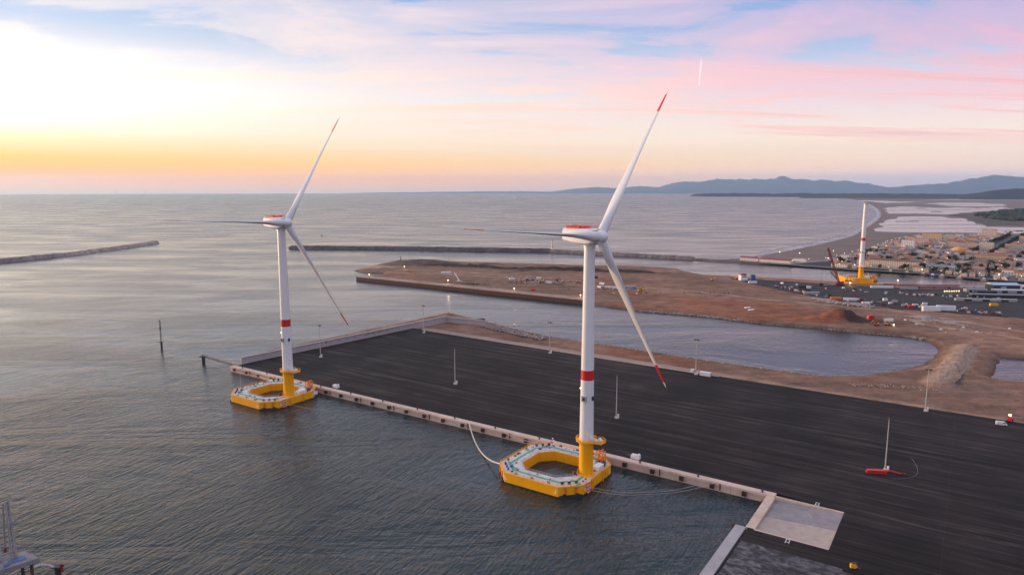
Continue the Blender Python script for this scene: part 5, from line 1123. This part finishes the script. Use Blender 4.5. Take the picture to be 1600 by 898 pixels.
landmark('white block between the two red roofed sheds', (478.9,1307.4), 9, 9, 9, WALLC[0], M_roofg); landmark('small white sailing club right of the red roofed sheds', (551.6,1301.6), 24, 8, 5, WALLC[1], M_roofw)
dm = thing('domed_hall', 'round hall with an orange-lit dome in the middle of the town', 'hall', (*(957.2,1458.4),2.3), 0); LMARK.append((*(957.2,1458.4), 22))
MB().lathe([(14,0),(14,6),(14.4,6)], 24).build('wall', WALLC[4], dm); MB().lathe([(14.2,6),(13.2,9.5),(10.4,13),(6,15.4),(1,16.2)], 24).build('dome', mat('dome_orange_lit',(.62,.30,.09)), dm, smooth=60)  # orange light on the dome is put into its base colour
random.seed(77); cand = []; rowgap = 15.5; r = 0
tl_ = 0.
off = 4.
while off < 1500:
    x = -260.; depth = off
    while x < 1900:
        L = random.uniform(8.2, 12)*(1+off/2400); p = ta+td*(x+L/2)+tn_*(off+random.uniform(-3,3)); x += L+(random.random() < .10)*12
        if random.random() < .14: continue
        if not inside1((p.x,p.y), TOWN): continue
        if any((p.x-a)**2+(p.y-b)**2 < c*c for a, b, c in LMARK): continue
        if seg_d(np.array([p.x]), np.array([p.y]), AVE, False)[0] < 26: continue
        cand.append((p.length, p.x, p.y))
    off += rowgap*(1+off/1600)*random.uniform(.85,1.1)
cand.sort(); NEAR = [c for c in cand if abs(c[1]) < c[2]*.80][:290]; nset = {id(c) for c in NEAR}; REST = [c for c in cand if id(c) not in nset]
rest = MB(); first = {}; rmats = WALLC+ROOFC+[M_glass]
def zone(x, y):
    q = Vector((x, y))-ta; a, b = q.dot(td), q.dot(tn_)
    return ('quayside' if b < 24 else 'second town row' if b < 46 else 'inner town' if b < 110 else 'town heart')+', '+('left of long beige block' if a < 20 else 'near long beige block' if a < 95 else 'near modern banded block' if a < 190 else 'near right edge' if a < 330 else 'far right')
for d, x, y in NEAR:
    k = random.randrange(20) if random.random() < .94 else random.randrange(20, 26); L, W, h, wi, ri, w, rf, g_, mw, mr, mg, big = VAR[k]
    rz = TRZ+random.choice((0,0,math.pi/2))+random.uniform(-.12,.12)
    hs = thing('town_building' if big else 'house', f"{'larger' if big else 'small'} {WN[wi]} {'block' if big else 'house'} with {RN[ri]} roof, {zone(x, y)}", 'building' if big else 'house', (x,y,2.3), rz, 'houses of the town beyond the channel')
    link('wall', mw, hs); link('roof', mr, hs); setting(link('windows', mg, hs), 'stuff')
for d, x, y in REST:
    k = random.randrange(26); L, W, h, wi, ri, w, rf, g_, *_ = VAR[k]; rz = TRZ+random.choice((0,math.pi/2)); ca, sa = math.cos(rz), math.sin(rz)
    for src, mi in ((w, wi), (rf, 5+ri)): rest.add([(x+a*ca-b*sa, y+a*sa+b*ca, 2.3+c) for a, b, c in src.v], src.f, mi)
setting(rest.build('town_houses', rmats), 'stuff', 'dense mass of small tiled houses in the back half of the town', 'houses')
print('HOUSES', len(NEAR), len(REST))
# streets: the tree-lined avenue, the beach promenade
strip('avenue', [(*p,) for p in AVE], 13, 2.36, mat('avenue_asphalt',(.05,.05,.06)))
strip('quay_road', [Q_ for Q_ in ((513.7,1262.0), (568.8,1206.5), (598.6,1175.2), (661.9,1136.5), (685.6,1119.0), (722.4,1066.2), (773.5,1022.5), (837.6,983.5))], 4.5, 2.4, mat('quay_road_grey',(.20,.165,.15)))
strip('promenade', [(516.8,1269.7), (611.5,1325.4), (695.1,1415.6), (824.8,1567.9), (980.5,1777.7)], 6, 2.42, mat('promenade_grey',(.26,.21,.18)))

# trees of the town
def crown(rad_, hh, n, seed):
    random.seed(seed); mb = MB(); cl = [(random.gauss(0,.45)*rad_, random.gauss(0,.45)*rad_, hh*random.uniform(.45,1.0)) for _ in range(9)]
    for _ in range(n):
        c = random.choice(cl); p = Vector(c)+Vector((random.gauss(0,1),random.gauss(0,1),random.gauss(0,.7)))*rad_*.3
        s = random.uniform(.35,.8); a = Vector((random.uniform(-1,1),random.uniform(-1,1),random.uniform(-.6,1))).normalized(); b = a.orthogonal().normalized(); c2 = a.cross(b)
        mb.add([p+b*s, p+c2*s, p-b*s, p-c2*s], [(0,1,2,3)])
    return mb.mesh('crown', M_leaf)
CR = [crown(4.0,7.5,260,41), crown(5.0,8.5,300,42), crown(3.2,9.5,240,43)]; TR = MB().cyl((0,0,0),(0,0,4.5),.3,.18,n=6).cyl((0,0,3.6),(1.3,.4,6),.14,.06,n=5).cyl((0,0,3.4),(-1.1,-.6,5.8),.14,.06,n=5).mesh('trunk', M_bark)
random.seed(91)
def tree(p, label, group, sc=1.):
    t = thing('tree', label, 'tree', (p[0],p[1],2.3), random.uniform(0,6), group); t.scale = (sc,sc,sc*random.uniform(.85,1.1)); link('trunk', TR, t); link('crown', random.choice(CR), t)
for k in range(26):
    f = k/25; p = Vector(AVE[0])+(Vector(AVE[2])-Vector(AVE[0]))*f; d = (Vector(AVE[2])-Vector(AVE[0])).normalized()
    for s in (-1,1): tree((p.x-d.y*17*s, p.y+d.x*17*s), 'dark tree lining the %s side of the straight avenue' % ('left' if s > 0 else 'right'), 'avenue trees', 1.25)
n = 0
while n < 210:
    x = random.uniform(-120,560); o = abs(random.gauss(0,260)); p = ta+td*x+tn_*o
    if not inside1((p.x,p.y), TOWN): continue
    tree((p.x,p.y), 'dark bushy tree among houses, '+zone(p.x,p.y), 'trees among the houses', random.uniform(.7,1.35)); n += 1
# street lamps, amber and small
LP = MB().cyl((0,0,0),(0,0,6.5),.1,n=5).cyl((0,0,6.5),(1.1,0,7),.07,n=5).mesh('pole', M_galv); LH = MB().ball((1.2,0,6.95),.55,(1.2,.9,.7)).mesh('lamp', M_lampY); LH2 = MB().ball((1.2,0,6.95),.7,(1.2,.9,.7)).mesh('lamp', M_lampW)
def lamp(p, label, group, hd=None):
    t = thing('street_lamp', label, 'street lamp', (p[0],p[1],2.3), random.uniform(0,6), group); link('pole', LP, t); link('lamp', hd or LH, t)
n = 0
while n < 75:
    x = random.uniform(-120,700); o = random.uniform(15,1250); p = ta+td*x+tn_*o
    if not inside1((p.x,p.y), TOWN): continue
    lamp((p.x,p.y), 'amber street lamp shining among houses, '+zone(p.x,p.y), 'lit street lamps in the town'); n += 1
pr_ = [Vector((518.0,1260.9)), Vector((606.0,1313.4)), Vector((688.5,1402.0)), Vector((819.1,1551.2)), Vector((987.1,1777.7)), Vector((1204.8,2009.4))]
for a, b in zip(pr_[:-1], pr_[1:]):
    k = max(1, int((b-a).length/42))
    for i in range(k): q = a+(b-a)*(i/k); lamp((q.x+random.uniform(-3,3),q.y), 'amber lamp on the promenade behind the beach', 'lit promenade lamps')
for p_ in (((596.3,1408.7)),((563.3,1429.4)),((606.8,1301.7)),((688.3,1458.1))): lamp(p_, 'white lamp on the open beach left of the town', 'lit beach lamps', LH2)
for k in range(14): lamp(ta+td*(-30+k*26)+tn_*-3, 'pale lamp along the town quay', 'lit quay lamps', LH2 if k % 4 == 1 else LH)
# boats along the town quay
def boat(p, rz, label, m):
    t = thing('moored_boat', label, 'boat', (p[0],p[1],0), rz, 'boats moored along the town quay')
    MB().add([(-5,-1.5,-.3),(3,-1.6,-.3),(6,0,-.3),(3,1.6,-.3),(-5,1.5,-.3),(-5,-1.9,1.4),(3,-2,1.6),(7,0,2),(3,2,1.6),(-5,1.9,1.4)], [(0,1,6,5),(1,2,7,6),(2,3,8,7),(3,4,9,8),(4,0,5,9),(5,6,7,8,9)]).build('hull', m, t)
    c = MB().box((-.5,0,2.5),(4.4,2.6,2.2),taper=.85).build('cabin', M_white, t); MB().box((1.5,0,2.9),(.6,2.3,.8)).build('windows', M_glass, c); MB().cyl((-1,0,3.4),(-1,0,7.5),.08,n=5).build('mast', M_galv, t)
for k, (p_, m, l) in enumerate((((664.8,1139.4),M_white,'white boat below the right end of the long beige block'), ((681.3,1122.1),M_white,'white boat left of the modern banded block'), ((697.4,1097.0),M_white,'white boat below the modern banded block'), ((711.8,1076.1),M_white,'white boat right of the modern banded block'), ((733.6,1051.4),M_white,'white boat near the pale pink quay house'), ((756.7,1035.1),M_dark,'dark flat boat at the right of the town quay'), ((686.9,1105.2),M_blue,'blue boat between two white boats at the town quay'), ((646.6,1157.3),M_dark,'dark boat below the long beige block'), ((745.2,1042.5),M_dark,'dark boat near the tall white quayside house'))): boat(p_, TRZ+random.uniform(-.05,.05), l, m)
# scrub and pines beyond the lagoon: reads as one dark mass
wd_ = MB(); random.seed(17); WP = [(2346.8,3513.3), (2951.2,4166.1), (3304.0,4488.4), (3657.6,4360.9), (2295.8,2730.0), (2138.7,2862.0), (2226.0,3137.5)]
xs = [p[0] for p in WP]; ys = [p[1] for p in WP]; n = 0
while n < 2600:
    p = (random.uniform(min(xs),max(xs)), random.uniform(min(ys),max(ys)))
    if not inside1(p, WP): continue
    if noise.noise(Vector((p[0]*.004,p[1]*.002,3))) < -.12: continue
    r = random.uniform(6,15); wd_.ball((p[0],p[1],3+r*.45), r, (1,1,.62), jit=.3); n += 1
setting(wd_.build('pine_wood', M_wood), 'stuff', 'dark pine wood beyond the lagoon at the right edge', 'wood')
# villages on the far headland: pale specks
vl = MB(); random.seed(19)
for a, b, nn in (((5699.5,11794.2), (6283.7,11268.6), 60), ((6612.2,10617.7), (7411.9,10222.4), 30)):
    for _ in range(nn):
        t = random.random(); x = a[0]+(b[0]-a[0])*t+random.uniform(-160,160); y = a[1]+(b[1]-a[1])*t+random.uniform(-200,200); s = random.uniform(10,24); vl.box((x,y,8+drop(x,y)),(s,s*.7,12),random.random())
setting(vl.build('distant_village', WALLC[1]), 'stuff', 'pale specks of a village across the bay', 'houses')

# wind turbines far out on the horizon
for px_, l in (((-17806,31000,166.2), 'left one of three tiny wind turbines on the horizon'), ((-16482,31000,163.1), 'middle one of three tiny wind turbines on the horizon'), ((-15245,31000,160.5), 'right one of three tiny wind turbines on the horizon')):
    x, y = px_[0], px_[1]; t = thing('distant_wind_turbine', l, 'wind turbine', (x,y,drop(x,y)), RAD(10), 'wind turbines on the horizon')
    t.location.z += 0; MB().cyl((0,0,0),(0,0,170),5,3.2,n=8).build('tower', M_dark, t); MB().box((0,0,172),(6,12,6)).build('nacelle', M_dark, t)
    for j in range(3):
        a = RAD(90+120*j+px_[0]*.01); MB().cyl((0,-7,172),(90*math.cos(a),-7,172+90*math.sin(a)),3.0,.8,n=6).build('blade', M_dark, t)
# small channel markers
for p_, m, l in (((-222.7,1359.7),M_dark,'tiny dark channel marker above the peninsula tip'), ((-572.0,2056.0),M_dark,'tiny dark channel marker beyond the dark breakwater')):
    b_ = thing('channel_marker', l, 'buoy', (*p_,0), 0); MB().lathe([(1.6,-.5),(1.6,1.2),(.6,1.6),(.4,6)], 10).build('float', m, b_); MB().box((0,0,6.8),(1.4,1.4,1.6)).build('topmark', m, b_)

# ---------------------------------------------------------------- haze over the whole bay
bpy.context.view_layer.update(); TOPZ = 12+max((o.matrix_world @ Vector(c)).z for o in scene.objects if o.type == 'MESH' for c in o.bound_box); print('HAZE TOP', TOPZ)
hz = bpy.data.materials.new('sea_haze'); hz.use_nodes = True; hn = hz.node_tree; hn.nodes.clear()
pv = N(hn, 'ShaderNodeVolumePrincipled'); pv.inputs['Color'].default_value = (*(.5,.74,1.0), 1); pv.inputs['Density'].default_value = 2.0e-5; pv.inputs['Anisotropy'].default_value = .35
ho = N(hn, 'ShaderNodeOutputMaterial'); hn.links.new(pv.outputs[0], ho.inputs['Volume'])
LOWZ = -1.5+min((o.matrix_world @ Vector(c)).z for o in scene.objects if o.type == 'MESH' for c in o.bound_box)
hb = MB().box((0,0,(LOWZ+TOPZ)/2),(96000,96000,TOPZ-LOWZ)).build('haze', hz); setting(hb, 'stuff', 'thin morning haze over the bay', 'haze')
